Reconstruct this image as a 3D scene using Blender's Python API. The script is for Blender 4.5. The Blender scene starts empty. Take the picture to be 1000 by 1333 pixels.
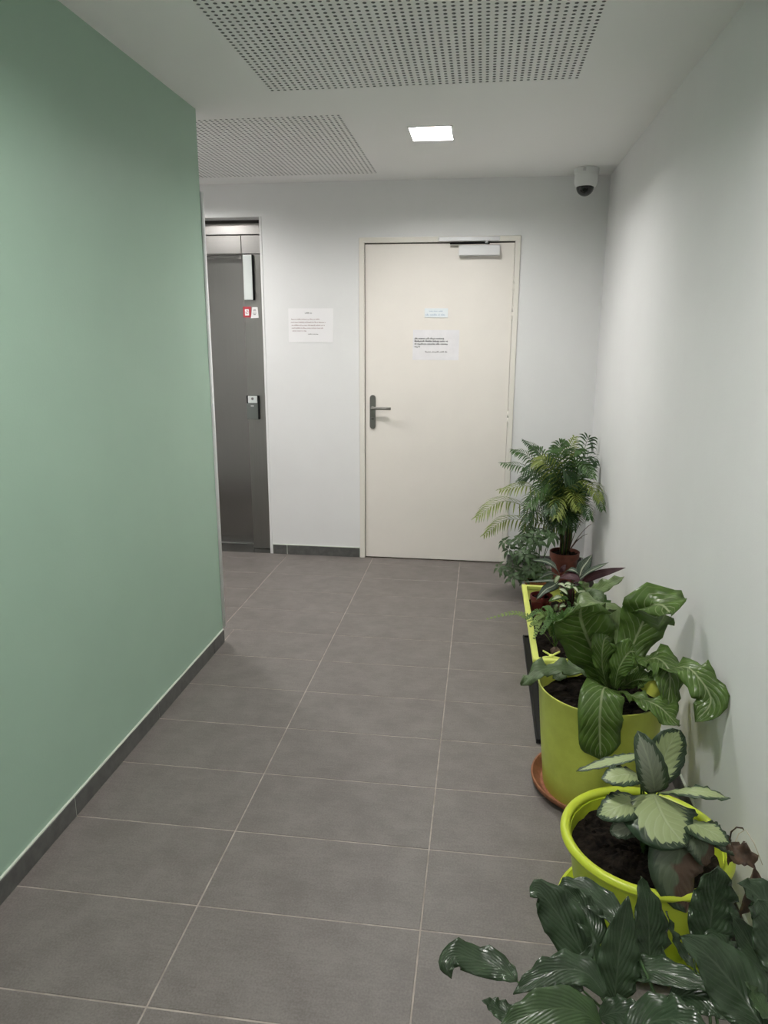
import bpy, bmesh, math, random
from mathutils import Vector, Matrix

# ------------------------------------------------------------------ camera, world, lights, exposure
S = bpy.context.scene
COL = S.collection
YAW, PITCH, ROLL, FPX = -0.1333, 0.2387, 0.0037, 938.26
CAM = Vector((0.0, 0.0, 1.4777))
CF = Vector((math.sin(YAW)*math.cos(PITCH), math.cos(YAW)*math.cos(PITCH), -math.sin(PITCH)))
_r = Vector((math.cos(YAW), -math.sin(YAW), 0)); _u = _r.cross(CF)
CR = _r*math.cos(ROLL) + _u*math.sin(ROLL)
CU = CR.cross(CF)
cd = bpy.data.cameras.new('camera')
cd.sensor_fit = 'VERTICAL'; cd.sensor_height = 36.0; cd.sensor_width = 27.0
cd.lens = 36.0*FPX/1333.0; cd.clip_start = 0.02; cd.clip_end = 60
co = bpy.data.objects.new('camera', cd); COL.objects.link(co)
co.matrix_world = Matrix(((CR.x, CU.x, -CF.x, CAM.x), (CR.y, CU.y, -CF.y, CAM.y), (CR.z, CU.z, -CF.z, CAM.z), (0, 0, 0, 1)))
S.camera = co
W = bpy.data.worlds.new('world'); S.world = W; W.use_nodes = True
W.node_tree.nodes['Background'].inputs[0].default_value = (0.8, 0.85, 0.9, 1)
W.node_tree.nodes['Background'].inputs[1].default_value = 0.02
S.view_settings.view_transform = 'Standard'; S.view_settings.look = 'None'
S.view_settings.exposure = 0.0; S.view_settings.gamma = 1.0
S.view_settings.use_curve_mapping = False
LAMP = 256.0                                   # radiance of the ceiling lamps' diffusers
LAMP_COLOR = (1.0, 0.98, 0.95)
D, H, XR, XG, YG = 4.693, 2.402, 0.7003, -1.233, 3.198     # hall: back wall, ceiling, right wall, green wall, its corner
YF, XL, YL = -2.3, -3.1, 3.1                   # wall behind, lobby's far wall, lobby's near wall
rnd = random.Random(7)

def at(u, v, y):                               # the point at depth y seen at (u, v) of the 1000 x 1333 frame
    d = CF*FPX + CR*(u-500) - CU*(v-666.5)
    return CAM + d*(y/d.y)

# ------------------------------------------------------------------ materials
def nd(nt, t, **k):
    n = nt.nodes.new(t)
    for a, b in k.items():
        if a == 'op': n.operation = b
        elif a == 'ins':
            for i, x in b.items():
                if hasattr(x, 'is_linked'): nt.links.new(x, n.inputs[i])
                else: n.inputs[i].default_value = x
        else: setattr(n, a, b)
    return n
def mth(nt, op, a, b=0.0, c=None):
    ins = {0: a, 1: b}
    if c is not None: ins[2] = c
    return nd(nt, 'ShaderNodeMath', op=op, ins=ins).outputs[0]
def sstep(nt, x, lo, hi):
    n = nt.nodes.new('ShaderNodeMapRange'); n.interpolation_type = 'SMOOTHSTEP'
    nt.links.new(x, n.inputs[0]); n.inputs[1].default_value = lo; n.inputs[2].default_value = hi
    return n.outputs[0]
def mixc(nt, f, a, b):
    n = nt.nodes.new('ShaderNodeMix'); n.data_type = 'RGBA'
    for i, x in ((0, f), (6, a), (7, b)):
        if hasattr(x, 'is_linked'): nt.links.new(x, n.inputs[i])
        else: n.inputs[i].default_value = x if i == 0 else (x[0], x[1], x[2], 1)
    return n.outputs[2]
def srgb(r, g, b):
    f = lambda c: (c/255/12.92) if c/255 <= .04045 else ((c/255+.055)/1.055)**2.4
    return (f(r), f(g), f(b))
def base_mat(name):
    m = bpy.data.materials.new(name); m.use_nodes = True
    nt = m.node_tree; p = nt.nodes['Principled BSDF']
    return m, nt, p
def mat(name, col, rough=.5, metal=0, var=0.0, scale=20, bump=0.0, bscale=None, spec=.5, stretch=None, col2=None, rvar=0):
    m, nt, p = base_mat(name)
    p.inputs['Base Color'].default_value = (*col, 1); p.inputs['Roughness'].default_value = rough
    p.inputs['Metallic'].default_value = metal; p.inputs['Specular IOR Level'].default_value = spec
    if var or bump or col2 or rvar:
        tc = nd(nt, 'ShaderNodeTexCoord').outputs['Object']
        if stretch:
            tc = nd(nt, 'ShaderNodeMapping', ins={0: tc, 3: stretch}).outputs[0]
        n = nd(nt, 'ShaderNodeTexNoise', ins={'Vector': tc, 'Scale': scale, 'Detail': 5.0, 'Roughness': .6}).outputs[0]
        lo = tuple(c*(1-var) for c in col); hi = col2 or tuple(min(1, c*(1+var)) for c in col)
        nt.links.new(mixc(nt, sstep(nt, n, .3, .7), lo, hi), p.inputs['Base Color'])
        if rvar: nt.links.new(mth(nt, 'MULTIPLY_ADD', n, rvar, rough-rvar/2), p.inputs['Roughness'])
        if bump:
            n2 = nd(nt, 'ShaderNodeTexNoise', ins={'Vector': tc, 'Scale': bscale or scale*4, 'Detail': 3.0}).outputs[0]
            b = nd(nt, 'ShaderNodeBump', ins={'Strength': bump, 'Distance': .003, 'Height': n2})
            nt.links.new(b.outputs[0], p.inputs['Normal'])
    return m
def emis(name, col, s):
    m, nt, p = base_mat(name)
    p.inputs['Base Color'].default_value = (.8, .8, .8, 1)
    p.inputs['Emission Color'].default_value = (*col, 1); p.inputs['Emission Strength'].default_value = s
    return m
def leaf_mat(name, base, vein,  nside=9, slant=.35, veinw=.05, vs=.5, rough=.32, back=None, zone=None, stripe=None, trans=.22, dark=.8, brown=None, tip=None, relief=.25):
    """UV: u along the leaf, v across it."""
    m, nt, p = base_mat(name)
    uv = nd(nt, 'ShaderNodeSeparateXYZ', ins={0: nd(nt, 'ShaderNodeTexCoord').outputs['UV']})
    u, v = uv.outputs[0], uv.outputs[1]
    a = mth(nt, 'ABSOLUTE', mth(nt, 'MULTIPLY_ADD', v, 2.0, -1.0))
    oc = nd(nt, 'ShaderNodeTexCoord').outputs['Object']
    noi = nd(nt, 'ShaderNodeTexNoise', ins={'Vector': oc, 'Scale': 28.0, 'Detail': 3.0}).outputs[0]
    rib = mth(nt, 'SUBTRACT', 1.0, sstep(nt, a, veinw*.5, veinw*1.6))
    ph = mth(nt, 'FRACT', mth(nt, 'MULTIPLY', mth(nt, 'SUBTRACT', mth(nt, 'MULTIPLY_ADD', noi, .03, u), mth(nt, 'MULTIPLY', a, slant)), float(nside)))
    tri = mth(nt, 'ABSOLUTE', mth(nt, 'MULTIPLY_ADD', ph, 2.0, -1.0))          # 1 at a side vein
    side = mth(nt, 'MULTIPLY', sstep(nt, tri, .75, 1.0), sstep(nt, mth(nt, 'SUBTRACT', 1.0, a), 0.0, .5))
    lo = tuple(c*dark for c in base); hi = tuple(min(1, c*(2-dark)) for c in base)
    c = mixc(nt, sstep(nt, noi, .3, .7), lo, hi)
    if zone:                                                                   # pale middle with a feathered dark border
        zig = mth(nt, 'MULTIPLY_ADD', tri, .22, mth(nt, 'MULTIPLY_ADD', noi, .25, -.2))
        e1 = mth(nt, 'ADD', a, zig)
        lim = sstep(nt, mth(nt, 'ADD', e1, mth(nt, 'MULTIPLY', sstep(nt, u, .78, 1.0), .7)), .66, .74)
        c = mixc(nt, lim, zone, c)
    if stripe:
        c = mixc(nt, mth(nt, 'MULTIPLY', mth(nt, 'SUBTRACT', 1.0, sstep(nt, a, stripe[3]*.5, stripe[3])), sstep(nt, mth(nt, 'SUBTRACT', 1.0, u), 0, .3)), c, stripe[:3])
    vm = mth(nt, 'MULTIPLY', mth(nt, 'MAXIMUM', rib, mth(nt, 'MULTIPLY', side, .7)), vs)
    c = mixc(nt, vm, c, vein)
    if brown:
        n2 = nd(nt, 'ShaderNodeTexNoise', ins={'Vector': oc, 'Scale': 13.0}).outputs[0]
        bm_ = mth(nt, 'MULTIPLY', sstep(nt, mth(nt, 'ADD', mth(nt, 'ADD', n2, mth(nt, 'MULTIPLY', u, .3)), mth(nt, 'MULTIPLY', mth(nt, 'SUBTRACT', 1.0, v), .55)), 1.0, 1.05), 1.0)
        c = mixc(nt, bm_, c, brown)
    if tip: c = mixc(nt, sstep(nt, u, .86, 1.0), c, tip)
    if back:
        g = nd(nt, 'ShaderNodeNewGeometry').outputs['Backfacing']
        c = mixc(nt, g, c, back)
    nt.links.new(c, p.inputs['Base Color'])
    p.inputs['Roughness'].default_value = rough
    hgt = mth(nt, 'MULTIPLY', mth(nt, 'ADD', mth(nt, 'MULTIPLY', tri, -1.0), mth(nt, 'MULTIPLY', rib, -1.0)), 1.0)
    b = nd(nt, 'ShaderNodeBump', ins={'Strength': relief, 'Distance': .003, 'Height': hgt})
    nt.links.new(b.outputs[0], p.inputs['Normal'])
    if trans:
        tl = nd(nt, 'ShaderNodeBsdfTranslucent', ins={0: c})
        mx = nd(nt, 'ShaderNodeMixShader', ins={0: trans})
        nt.links.new(p.outputs[0], mx.inputs[1]); nt.links.new(tl.outputs[0], mx.inputs[2])
        nt.links.new(mx.outputs[0], nt.nodes['Material Output'].inputs[0])
    return m

def floor_mat():
    m, nt, p = base_mat('charcoal_tile')
    tc = nd(nt, 'ShaderNodeTexCoord').outputs['Object']
    rn = nd(nt, 'ShaderNodeObjectInfo').outputs['Random']
    off = nd(nt, 'ShaderNodeCombineXYZ', ins={0: mth(nt, 'MULTIPLY', rn, 17.0), 1: mth(nt, 'MULTIPLY', rn, 31.0)}).outputs[0]
    vv = nd(nt, 'ShaderNodeVectorMath', op='ADD', ins={0: tc, 1: off}).outputs[0]
    n1 = nd(nt, 'ShaderNodeTexNoise', ins={'Vector': vv, 'Scale': 9.0, 'Detail': 6.0, 'Roughness': .65}).outputs[0]
    n2 = nd(nt, 'ShaderNodeTexNoise', ins={'Vector': vv, 'Scale': 190.0, 'Detail': 3.0}).outputs[0]
    sm = nd(nt, 'ShaderNodeMapping', ins={0: vv, 3: (14.0, 90.0, 1.0)}).outputs[0]
    n3 = nd(nt, 'ShaderNodeTexNoise', ins={'Vector': sm, 'Scale': 1.0, 'Detail': 3.0}).outputs[0]
    f = mth(nt, 'ADD', mth(nt, 'MULTIPLY', n1, .42), mth(nt, 'ADD', mth(nt, 'MULTIPLY', n2, .45), mth(nt, 'MULTIPLY', n3, .13)))
    c = mixc(nt, sstep(nt, f, .35, .65), (.130, .113, .104), (.197, .177, .165))
    nt.links.new(c, p.inputs['Base Color'])
    nt.links.new(mth(nt, 'MULTIPLY_ADD', n2, .25, .36), p.inputs['Roughness'])
    b = nd(nt, 'ShaderNodeBump', ins={'Strength': .35, 'Distance': .0012, 'Height': n2})
    nt.links.new(b.outputs[0], p.inputs['Normal'])
    return m
def soil_mat():
    return mat('potting_soil', (.006, .0045, .0038), .95, var=.7, scale=60, bump=1.0, bscale=90, spec=.1, col2=(.02, .015, .011))

M = dict(
    white=mat('white_wall_paint', (.815, .815, .815), .6, var=.012, scale=3, bump=.12, bscale=160, spec=.3),
    ceil=mat('ceiling_paint', (.90, .90, .89), .8, spec=.2),
    perf=mat('perforated_board', (.90, .90, .89), .8, spec=.2),
    board_edge=mat('cut_board_edge', (.27, .275, .27), .9, spec=.1),
    felt=mat('acoustic_felt', (.07, .072, .07), .95, spec=.05),
    green=mat('sage_green_paint', (.345, .49, .39), .44, var=.02, scale=2.5, bump=.10, bscale=120, spec=.42),
    tile=floor_mat(),
    grout=mat('grout', (.36, .315, .28), .9, var=.25, scale=14),
    skirt=mat('skirting_tile', (.10, .10, .095), .5, var=.2, scale=25),
    caulk=mat('pale_sealant', (.62, .66, .58), .6),
    door=mat('cream_door_paint', (.865, .82, .765), .42, var=.012, scale=4, spec=.4),
    frame=mat('cream_frame_paint', (.83, .80, .735), .4, spec=.4),
    gap=mat('gasket_and_gap_shade', (.06, .055, .05), .8),
    steel=mat('brushed_steel', (.27, .268, .255), .24, 1, var=.03, scale=3, stretch=(90, 90, .6), bump=.02, bscale=6),
    steel_j=mat('brushed_steel_jamb', (.29, .29, .275), .30, 1, var=.03, scale=3, stretch=(90, 90, .6)),
    steel_h=mat('brushed_steel_header', (.42, .41, .395), .28, 1, var=.03, scale=3, stretch=(.6, 60, 60), bump=.04, bscale=6),
    alu=mat('satin_aluminium', (.62, .62, .62), .35, 1),
    gunmetal=mat('grey_door_furniture', (.26, .255, .24), .42, .9),
    silver=mat('silver_closer_paint', (.72, .72, .73), .4, .15),
    dark=mat('black_plastic', (.010, .010, .011), .6, spec=.25),
    plate=mat('pale_display_plate', (.66, .70, .69), .25, spec=.5),
    panel=mat('grey_panel_plastic', (.13, .145, .135), .4),
    paper=mat('white_paper', (.90, .89, .90), .6),
    paper2=mat('plastic_sleeve_paper', (.88, .86, .88), .25, var=.03, scale=12, bump=.4, bscale=25),
    ink=mat('black_ink', (.05, .05, .055), .7),
    grey_ink=mat('grey_ink', (.22, .20, .21), .7),
    red_ink=mat('reddish_ink', (.38, .25, .26), .7),
    blue_ink=mat('blue_ink', (.50, .58, .68), .6),
    plaque=mat('pale_blue_plaque', (.84, .89, .92), .3),
    red=mat('red_sticker', (.42, .035, .05), .4),
    cam_white=mat('camera_white_plastic', (.80, .81, .80), .35),
    dome=mat('smoked_dome', (.006, .006, .007), .06, spec=.7),
    reflector=mat('lamp_reflector', (.82, .80, .80), .25, spec=.6),
    lamp=emis('lamp_diffuser', LAMP_COLOR, LAMP),
    lime=mat('lime_plastic', (.54, .64, .045), .34, var=.03, scale=6, spec=.5),
    lime2=mat('yellow_lime_plastic', (.56, .61, .10), .42, var=.10, scale=9, spec=.4, col2=(.61, .67, .125)),
    lime3=mat('pale_lime_plastic', (.66, .72, .17), .42, var=.05, scale=9, spec=.4),
    terra=mat('terracotta', (.30, .125, .07), .75, var=.25, scale=25, bump=.3, spec=.25),
    terra2=mat('old_terracotta_plastic', (.20, .062, .04), .5, var=.2, scale=20),
    orange=mat('orange_terracotta', (.36, .13, .045), .6, var=.2, scale=25),
    burgundy=mat('burgundy_plastic', (.12, .018, .02), .35, var=.15, scale=18),
    soil=soil_mat(),
    stem=mat('green_stem', (.045, .10, .025), .5, var=.3, scale=40),
    brownstem=mat('woody_stem', (.12, .08, .05), .7, var=.4, scale=50),
    palestalk=mat('dry_pale_stalk', (.62, .55, .46), .6),
    dry=mat('dry_brown_leaf', (.075, .044, .026), .7, var=.5, scale=30, bump=.8, bscale=60),
    lily=leaf_mat('lily_leaf', (.034, .060, .028), (.13, .17, .11), 10, .5, .04, .25, .27, back=(.05, .08, .036), trans=.10),
    lily2=leaf_mat('lily_leaf_bright', (.052, .094, .034), (.11, .17, .07), 11, .5, .04, .3, .3, trans=.2),
    nest=leaf_mat('nest_fern_leaf', (.10, .178, .036), (.40, .46, .25), 13, .24, .05, .85, .29, back=(.12, .19, .045), trans=.28, relief=.5),
    nestpale=leaf_mat('nest_fern_pale_leaf', (.15, .22, .075), (.36, .42, .22), 13, .25, .05, .35, .36, trans=.25),
    nestgrey=leaf_mat('nest_fern_dull_leaf', (.10, .15, .065), (.2, .26, .13), 13, .25, .05, .3, .45, trans=.2),
    cal=leaf_mat('calathea_leaf', (.028, .055, .026), (.48, .54, .33), 8, .42, .03, .45, .40, back=(.085, .075, .08), zone=(.33, .395, .19), trans=.1),
    calback=leaf_mat('calathea_young_leaf', (.035, .06, .03), (.32, .36, .25), 9, .4, .06, .5, .4, back=(.10, .09, .095), zone=(.20, .22, .165), trans=.08),
    caldull=leaf_mat('calathea_old_leaf', (.035, .055, .03), (.14, .17, .10), 8, .4, .04, .4, .5, back=(.05, .05, .045), zone=(.085, .11, .065), brown=(.085, .05, .032), trans=.06),
    strom=leaf_mat('striped_leaf', (.020, .042, .024), (.42, .46, .34), 8, .6, .10, 1.0, .4, back=(.075, .018, .03), trans=.05),
    strom_m=leaf_mat('maroon_leaf', (.055, .016, .022), (.14, .06, .07), 10, .5, .05, .5, .4, back=(.08, .018, .03), trans=.08),
    vari=leaf_mat('variegated_leaf', (.10, .18, .06), (.55, .6, .42), 6, .4, .12, .9, .45, zone=(.42, .48, .30), trans=.15),
    palm=leaf_mat('palm_leaflet', (.055, .12, .028), (.10, .17, .05), 2, .1, .08, .4, .42, trans=.25, dark=.7),
    palm_y=leaf_mat('palm_yellow_leaflet', (.19, .24, .045), (.3, .34, .1), 2, .1, .08, .4, .42, trans=.3, dark=.8),
    palm_d=leaf_mat('palm_dark_leaflet', (.03, .075, .022), (.07, .12, .04), 2, .1, .08, .4, .42, trans=.2, dark=.7),
    scheff=leaf_mat('umbrella_leaflet', (.046, .090, .030), (.12, .17, .08), 5, .4, .08, .4, .5, trans=.12, dark=.7),
    fern=leaf_mat('fern_pinna', (.09, .19, .045), (.15, .25, .07), 4, .3, .08, .4, .5, trans=.3, dark=.75),
    fern_y=leaf_mat('fern_light_pinna', (.20, .30, .08), (.3, .38, .14), 4, .3, .08, .4, .5, trans=.3, dark=.8),
)

# ------------------------------------------------------------------ mesh helpers
class MB:
    def __init__(s): s.v = []; s.f = []; s.uv = []; s.smooth = []; s.mi = []
    def add(s, vs, fs, uvs=None, smooth=False, mi=0):
        o = len(s.v); s.v += [Vector(p) for p in vs]
        for f in fs:
            s.f.append([i+o for i in f]); s.smooth.append(smooth); s.mi.append(mi)
            s.uv.append([uvs[i] if uvs else (0, 0) for i in f])
    def box(s, a, b, mi=0):
        x0, y0, z0 = a; x1, y1, z1 = b
        v = [(x0, y0, z0), (x1, y0, z0), (x1, y1, z0), (x0, y1, z0), (x0, y0, z1), (x1, y0, z1), (x1, y1, z1), (x0, y1, z1)]
        s.add(v, [(0, 3, 2, 1), (4, 5, 6, 7), (0, 1, 5, 4), (1, 2, 6, 5), (2, 3, 7, 6), (3, 0, 4, 7)], mi=mi)
    def bbox(s, a, b, r=.003, n=2):
        bm = bmesh.new(); bmesh.ops.create_cube(bm, size=1)
        for v in bm.verts: v.co = Vector([(a[i]+b[i])/2 + v.co[i]*(b[i]-a[i]) for i in range(3)])
        bmesh.ops.bevel(bm, geom=bm.edges[:], offset=r, segments=n, profile=.5, affect='EDGES')
        bm.verts.index_update()
        s.add([v.co.copy() for v in bm.verts], [[v.index for v in f.verts] for f in bm.faces]); bm.free()
    def lathe(s, prof, c=(0, 0, 0), n=48, cap=True, wob=None, axis='z'):
        """prof: (radius, z) from one end to the other."""
        vs = []; fs = []; m = len(prof)
        for k, (r, z) in enumerate(prof):
            for i in range(n):
                t = 2*math.pi*i/n; rr = r + (wob(t, k) if wob else 0)
                p = (rr*math.cos(t), rr*math.sin(t), z)
                if axis == 'y': p = (p[0], p[2], p[1])
                vs.append((c[0]+p[0], c[1]+p[1], c[2]+p[2]))
        for k in range(m-1):
            for i in range(n):
                j = (i+1) % n
                f = (k*n+i, k*n+j, (k+1)*n+j, (k+1)*n+i)
                fs.append(f)
        if cap:
            if prof[0][0] > 1e-5: fs.append(tuple(reversed(range(n))))
            if prof[-1][0] > 1e-5: fs.append(tuple((m-1)*n+i for i in range(n)))
        s.add(vs, fs, smooth=True)
    def tube(s, pts, r0, r1=None, n=7, smooth=True):
        r1 = r0 if r1 is None else r1
        pts = [Vector(p) for p in pts]; m = len(pts); vs = []; fs = []
        ref = Vector((.31, .17, .93))
        for k, p in enumerate(pts):
            t = (pts[min(k+1, m-1)] - pts[max(k-1, 0)]).normalized()
            a = t.cross(ref)
            if a.length < .05: a = t.cross(Vector((1, 0, 0)))
            a.normalize(); b = t.cross(a); r = r0 + (r1-r0)*k/max(1, m-1)
            for i in range(n):
                q = 2*math.pi*i/n; vs.append(p + a*r*math.cos(q) + b*r*math.sin(q))
        for k in range(m-1):
            for i in range(n):
                j = (i+1) % n; fs.append((k*n+i, k*n+j, (k+1)*n+j, (k+1)*n+i))
        fs.append(tuple(reversed(range(n)))); fs.append(tuple((m-1)*n+i for i in range(n)))
        s.add(vs, fs, smooth=smooth)
    def mesh(s, name, mats, origin=(0, 0, 0)):
        me = bpy.data.meshes.new(name); o = Vector(origin)
        me.from_pydata([p-o for p in s.v], [], s.f)
        for m in (mats if isinstance(mats, (list, tuple)) else [mats]): me.materials.append(m)
        me.polygons.foreach_set('use_smooth', s.smooth); me.polygons.foreach_set('material_index', s.mi)
        uvl = me.uv_layers.new(name='uv')
        flat = [c for f in s.uv for q in f for c in q]
        uvl.data.foreach_set('uv', flat)
        me.update(); return me
    def build(s, name, mats, parent=None, fix=False, sharp=False):
        """Vertices are given in world space; the object sits at its root's place."""
        org = root_loc(parent) if parent else Vector((0, 0, 0))
        me = s.mesh(name, mats, org)
        if fix:
            bm = bmesh.new(); bm.from_mesh(me); bmesh.ops.recalc_face_normals(bm, faces=bm.faces[:]); bm.to_mesh(me); bm.free()
        if sharp: me.set_sharp_from_angle(angle=math.radians(35))
        o = bpy.data.objects.new(name, me); COL.objects.link(o)
        if parent: o.parent = parent
        return o
def root_loc(o):
    v = Vector((0, 0, 0))
    while o: v += o.location; o = o.parent
    return v
def tag(o, label=None, cat=None, group=None, kind=None):
    if label: o['label'] = label
    if cat: o['category'] = cat
    if group: o['group'] = group
    if kind: o['kind'] = kind
    return o
def empty(name, loc, label=None, cat=None, group=None, kind=None):
    o = bpy.data.objects.new(name, None); COL.objects.link(o); o.location = loc; o.empty_display_size = .05
    return tag(o, label, cat, group, kind)
def curve(pts, n):
    """Catmull-Rom through pts, n+1 samples."""
    P = [Vector(p) for p in pts]
    if len(P) == 2: P = [P[0], (P[0]+P[1])/2, P[1]]
    Q = [P[0]*2-P[1]] + P + [P[-1]*2-P[-2]]; seg = len(P)-1; out = []
    for i in range(n+1):
        x = seg*i/n; k = min(int(x), seg-1); t = x-k
        a, b, c, d = Q[k:k+4]
        out.append(.5*((2*b) + (c-a)*t + (2*a-5*b+4*c-d)*t*t + (3*b-a-3*c+d)*t**3))
    return out
def bez(a, b, c, n=8):
    a, b, c = Vector(a), Vector(b), Vector(c)
    return [a*(1-t)**2 + b*2*t*(1-t) + c*t*t for t in [i/n for i in range(n+1)]]

PROF = {
    'lance': lambda t: max(0, math.sin(math.pi*min(1, t**.78)))**.85 * (1 if t < .9 else 1),
    'oval': lambda t: max(0.0, math.sin(math.pi*t**.85))**.55,
    'strap': lambda t: (min(1, .22+(t/.55)**1.1*.78) if t < .55 else 1.0) * (1 if t < .72 else max(0, 1-((t-.72)/.28)**2.6)),
    'round': lambda t: (min(1, .25+t*1.6)) * (1 if t < .75 else max(0, 1-((t-.75)/.25)**3)),
}
def leaf_into(mb, pts, hw, nrm, prof='lance', nu=16, nv=6, fold=.15, wave=0.0, nw=5, ph=0.0, cup=0.0):
    """pts: midrib; hw: half width in metres; nrm: direction the upper face looks in (one, or a list spread along the leaf)."""
    C = curve(pts, nu); N = nrm if isinstance(nrm, list) else [nrm, nrm]
    N = [Vector(n) for n in N]; vs = []; uv = []; fs = []; pf = PROF[prof]
    for i, p in enumerate(C):
        t = i/nu; tg = (C[min(i+1, nu)] - C[max(i-1, 0)]).normalized()
        x = t*(len(N)-1); k = min(int(x), len(N)-2); n = N[k].lerp(N[k+1], x-k)
        n = n - tg*n.dot(tg)
        if n.length < 1e-4: n = tg.orthogonal()
        n.normalize(); sd = tg.cross(n); w = max(hw*pf(t), hw*.012)
        for j in range(nv+1):
            s = -1 + 2*j/nv; a = abs(s)
            q_ = ph + (1.9 if s > 0 else 0)
            wv = wave*a**1.6*(math.sin(2*math.pi*nw*t + q_) + .45*math.sin(2*math.pi*nw*2.37*t + 2*q_)) * min(1, t*5)
            vs.append(p + sd*s*w*(1+.35*wv/max(hw, .001)) + n*(fold*a*w + cup*s*s*w + wv)); uv.append((t, j/nv))
    for i in range(nu):
        for j in range(nv):
            q = i*(nv+1)+j; fs.append((q, q+1, q+nv+2, q+nv+1))
    mb.add(vs, fs, uv, smooth=True)
def leaf(parent, mt, pts, hw, nrm, name='leaf', thick=.0009, **k):
    mb = MB(); leaf_into(mb, pts, hw, nrm, **k)
    o = mb.build(name, mt, parent)
    if thick:
        md = o.modifiers.new('thickness', 'SOLIDIFY'); md.thickness = thick; md.offset = 0
    return o
def soil_disc(parent, c, r, z, seed=0, lumps=26):
    """A bumpy bed of soil with crumbs lying in it."""
    R = random.Random(seed); mb = MB(); nr, ns = 9, 44; vs = [(c[0], c[1], z+.006)]; fs = []
    for k in range(1, nr+1):
        for i in range(ns):
            t = 2*math.pi*i/ns; rr = r*k/nr
            vs.append((c[0]+rr*math.cos(t), c[1]+rr*math.sin(t), z + R.uniform(-.005, .007) - .004*(k/nr)**3))
    for i in range(ns):
        fs.append((0, 1+i, 1+(i+1) % ns))
        for k in range(nr-1):
            a = 1+k*ns; j = (i+1) % ns
            fs.append((a+i, a+ns+i, a+ns+j, a+j))
    mb.add(vs, fs, smooth=False)
    for _ in range(lumps):
        t = R.uniform(0, 6.28); q = r*.9*math.sqrt(R.random()); s = R.uniform(.004, .010)
        p = Vector((c[0]+q*math.cos(t), c[1]+q*math.sin(t), z+.004))
        vv = [p+Vector((a*s*R.uniform(.7, 1.3), b*s*R.uniform(.7, 1.3), d*s*R.uniform(.5, 1))) for a, b, d in ((1, 0, 0), (0, 1, 0), (-1, 0, 0), (0, -1, 0), (0, 0, 1), (0, 0, -1))]
        mb.add(vv, [(0, 1, 4), (1, 2, 4), (2, 3, 4), (3, 0, 4), (1, 0, 5), (2, 1, 5), (3, 2, 5), (0, 3, 5)])
    return tag(mb.build('soil', M['soil'], parent), kind='stuff')
UP = Vector((0, 0, 1)); TOCAM = -CF

# ------------------------------------------------------------------ the setting: walls
def struct(mb, name, mats, **k):
    return tag(mb.build(name, mats, **k), kind='structure')
mb = MB(); mb.box((XR, YF-.1, -.05), (XR+.12, D+.3, H+.12)); struct(mb, 'wall_right', M['white'])
mb = MB(); mb.box((XG-.2, YF-.1, -.05), (XG, YG, H+.12)); wall_left = struct(mb, 'wall_left', M['green'])
# white corner guard where the green wall ends
mb = MB(); g0 = .075
mb.bbox((XG-.030, YG, g0), (XG+.0015, YG+.004, 2.08), .001, 1); mb.tube([(XG+.003, YG+.008, g0), (XG+.003, YG+.008, 2.08)], .010, n=12)
tag(mb.build('trim_1', M['paper']), kind='structure')
mb = MB(); mb.box((XL, YL-.1, -.05), (XG-.2, YL, H+.12)); struct(mb, 'wall_lobby_front', M['white'])
mb = MB(); mb.box((XL-.1, YL-.1, -.05), (XL, D+.3, H+.12)); struct(mb, 'wall_lobby_left', M['white'])
mb = MB(); mb.box((XG-.2, YF-.1, -.05), (XR+.12, YF, H+.12)); struct(mb, 'wall_front', M['white'])
# back wall with an opening for the lift and one for the door
LX0, LX1, LZ = -2.55, -1.4247, 2.2075
DX0, DX1, DZ = -.792, .2009, 2.0738
mb = MB(); T = .25
mb.box((XL, D, -.05), (LX0, D+T, H+.12)); mb.box((LX1, D, -.05), (DX0, D+T, H+.12)); mb.box((DX1, D, -.05), (XR+.05, D+T, H+.12))
mb.box((LX0, D, LZ), (LX1, D+T, H+.12)); mb.box((DX0, D, DZ), (DX1, D+T, H+.12))
struct(mb, 'wall_back', M['white'])

# ------------------------------------------------------------------ ceiling with two perforated panels and lamp openings
PITCHH = .025
P1 = (-.8593, 3.0248-48*PITCHH, -.8593+47*PITCHH, 3.0248)           # near panel
P2 = (-.6436-44*PITCHH, 3.3489, -.6436, 3.3489+46*PITCHH)           # far panel
LAMPS = [(-.277, 3.69), (-.277, 1.42), (-.277, -.85), (-1.94, 4.0)]  # the one behind the viewer is unseen, added as front fill
LW, LL = .19, .225
holes = [P1, P2] + [(x-LW/2, y-LL/2, x+LW/2, y+LL/2) for x, y in LAMPS]
xs = sorted({XL, XR+.05} | {h[0] for h in holes} | {h[2] for h in holes}); ys = sorted({YF, D+.02} | {h[1] for h in holes} | {h[3] for h in holes})
mb = MB()
for i in range(len(xs)-1):
    for j in range(len(ys)-1):
        cx, cy = (xs[i]+xs[i+1])/2, (ys[j]+ys[j+1])/2
        if any(h[0] < cx < h[2] and h[1] < cy < h[3] for h in holes): continue
        mb.box((xs[i], ys[j], H), (xs[i+1], ys[j+1], H+.014))
mb.box((XL, YF, H+.10), (XR+.1, D+.1, H+.13))
ceiling = struct(mb, 'ceiling', M['ceil'])
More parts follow.
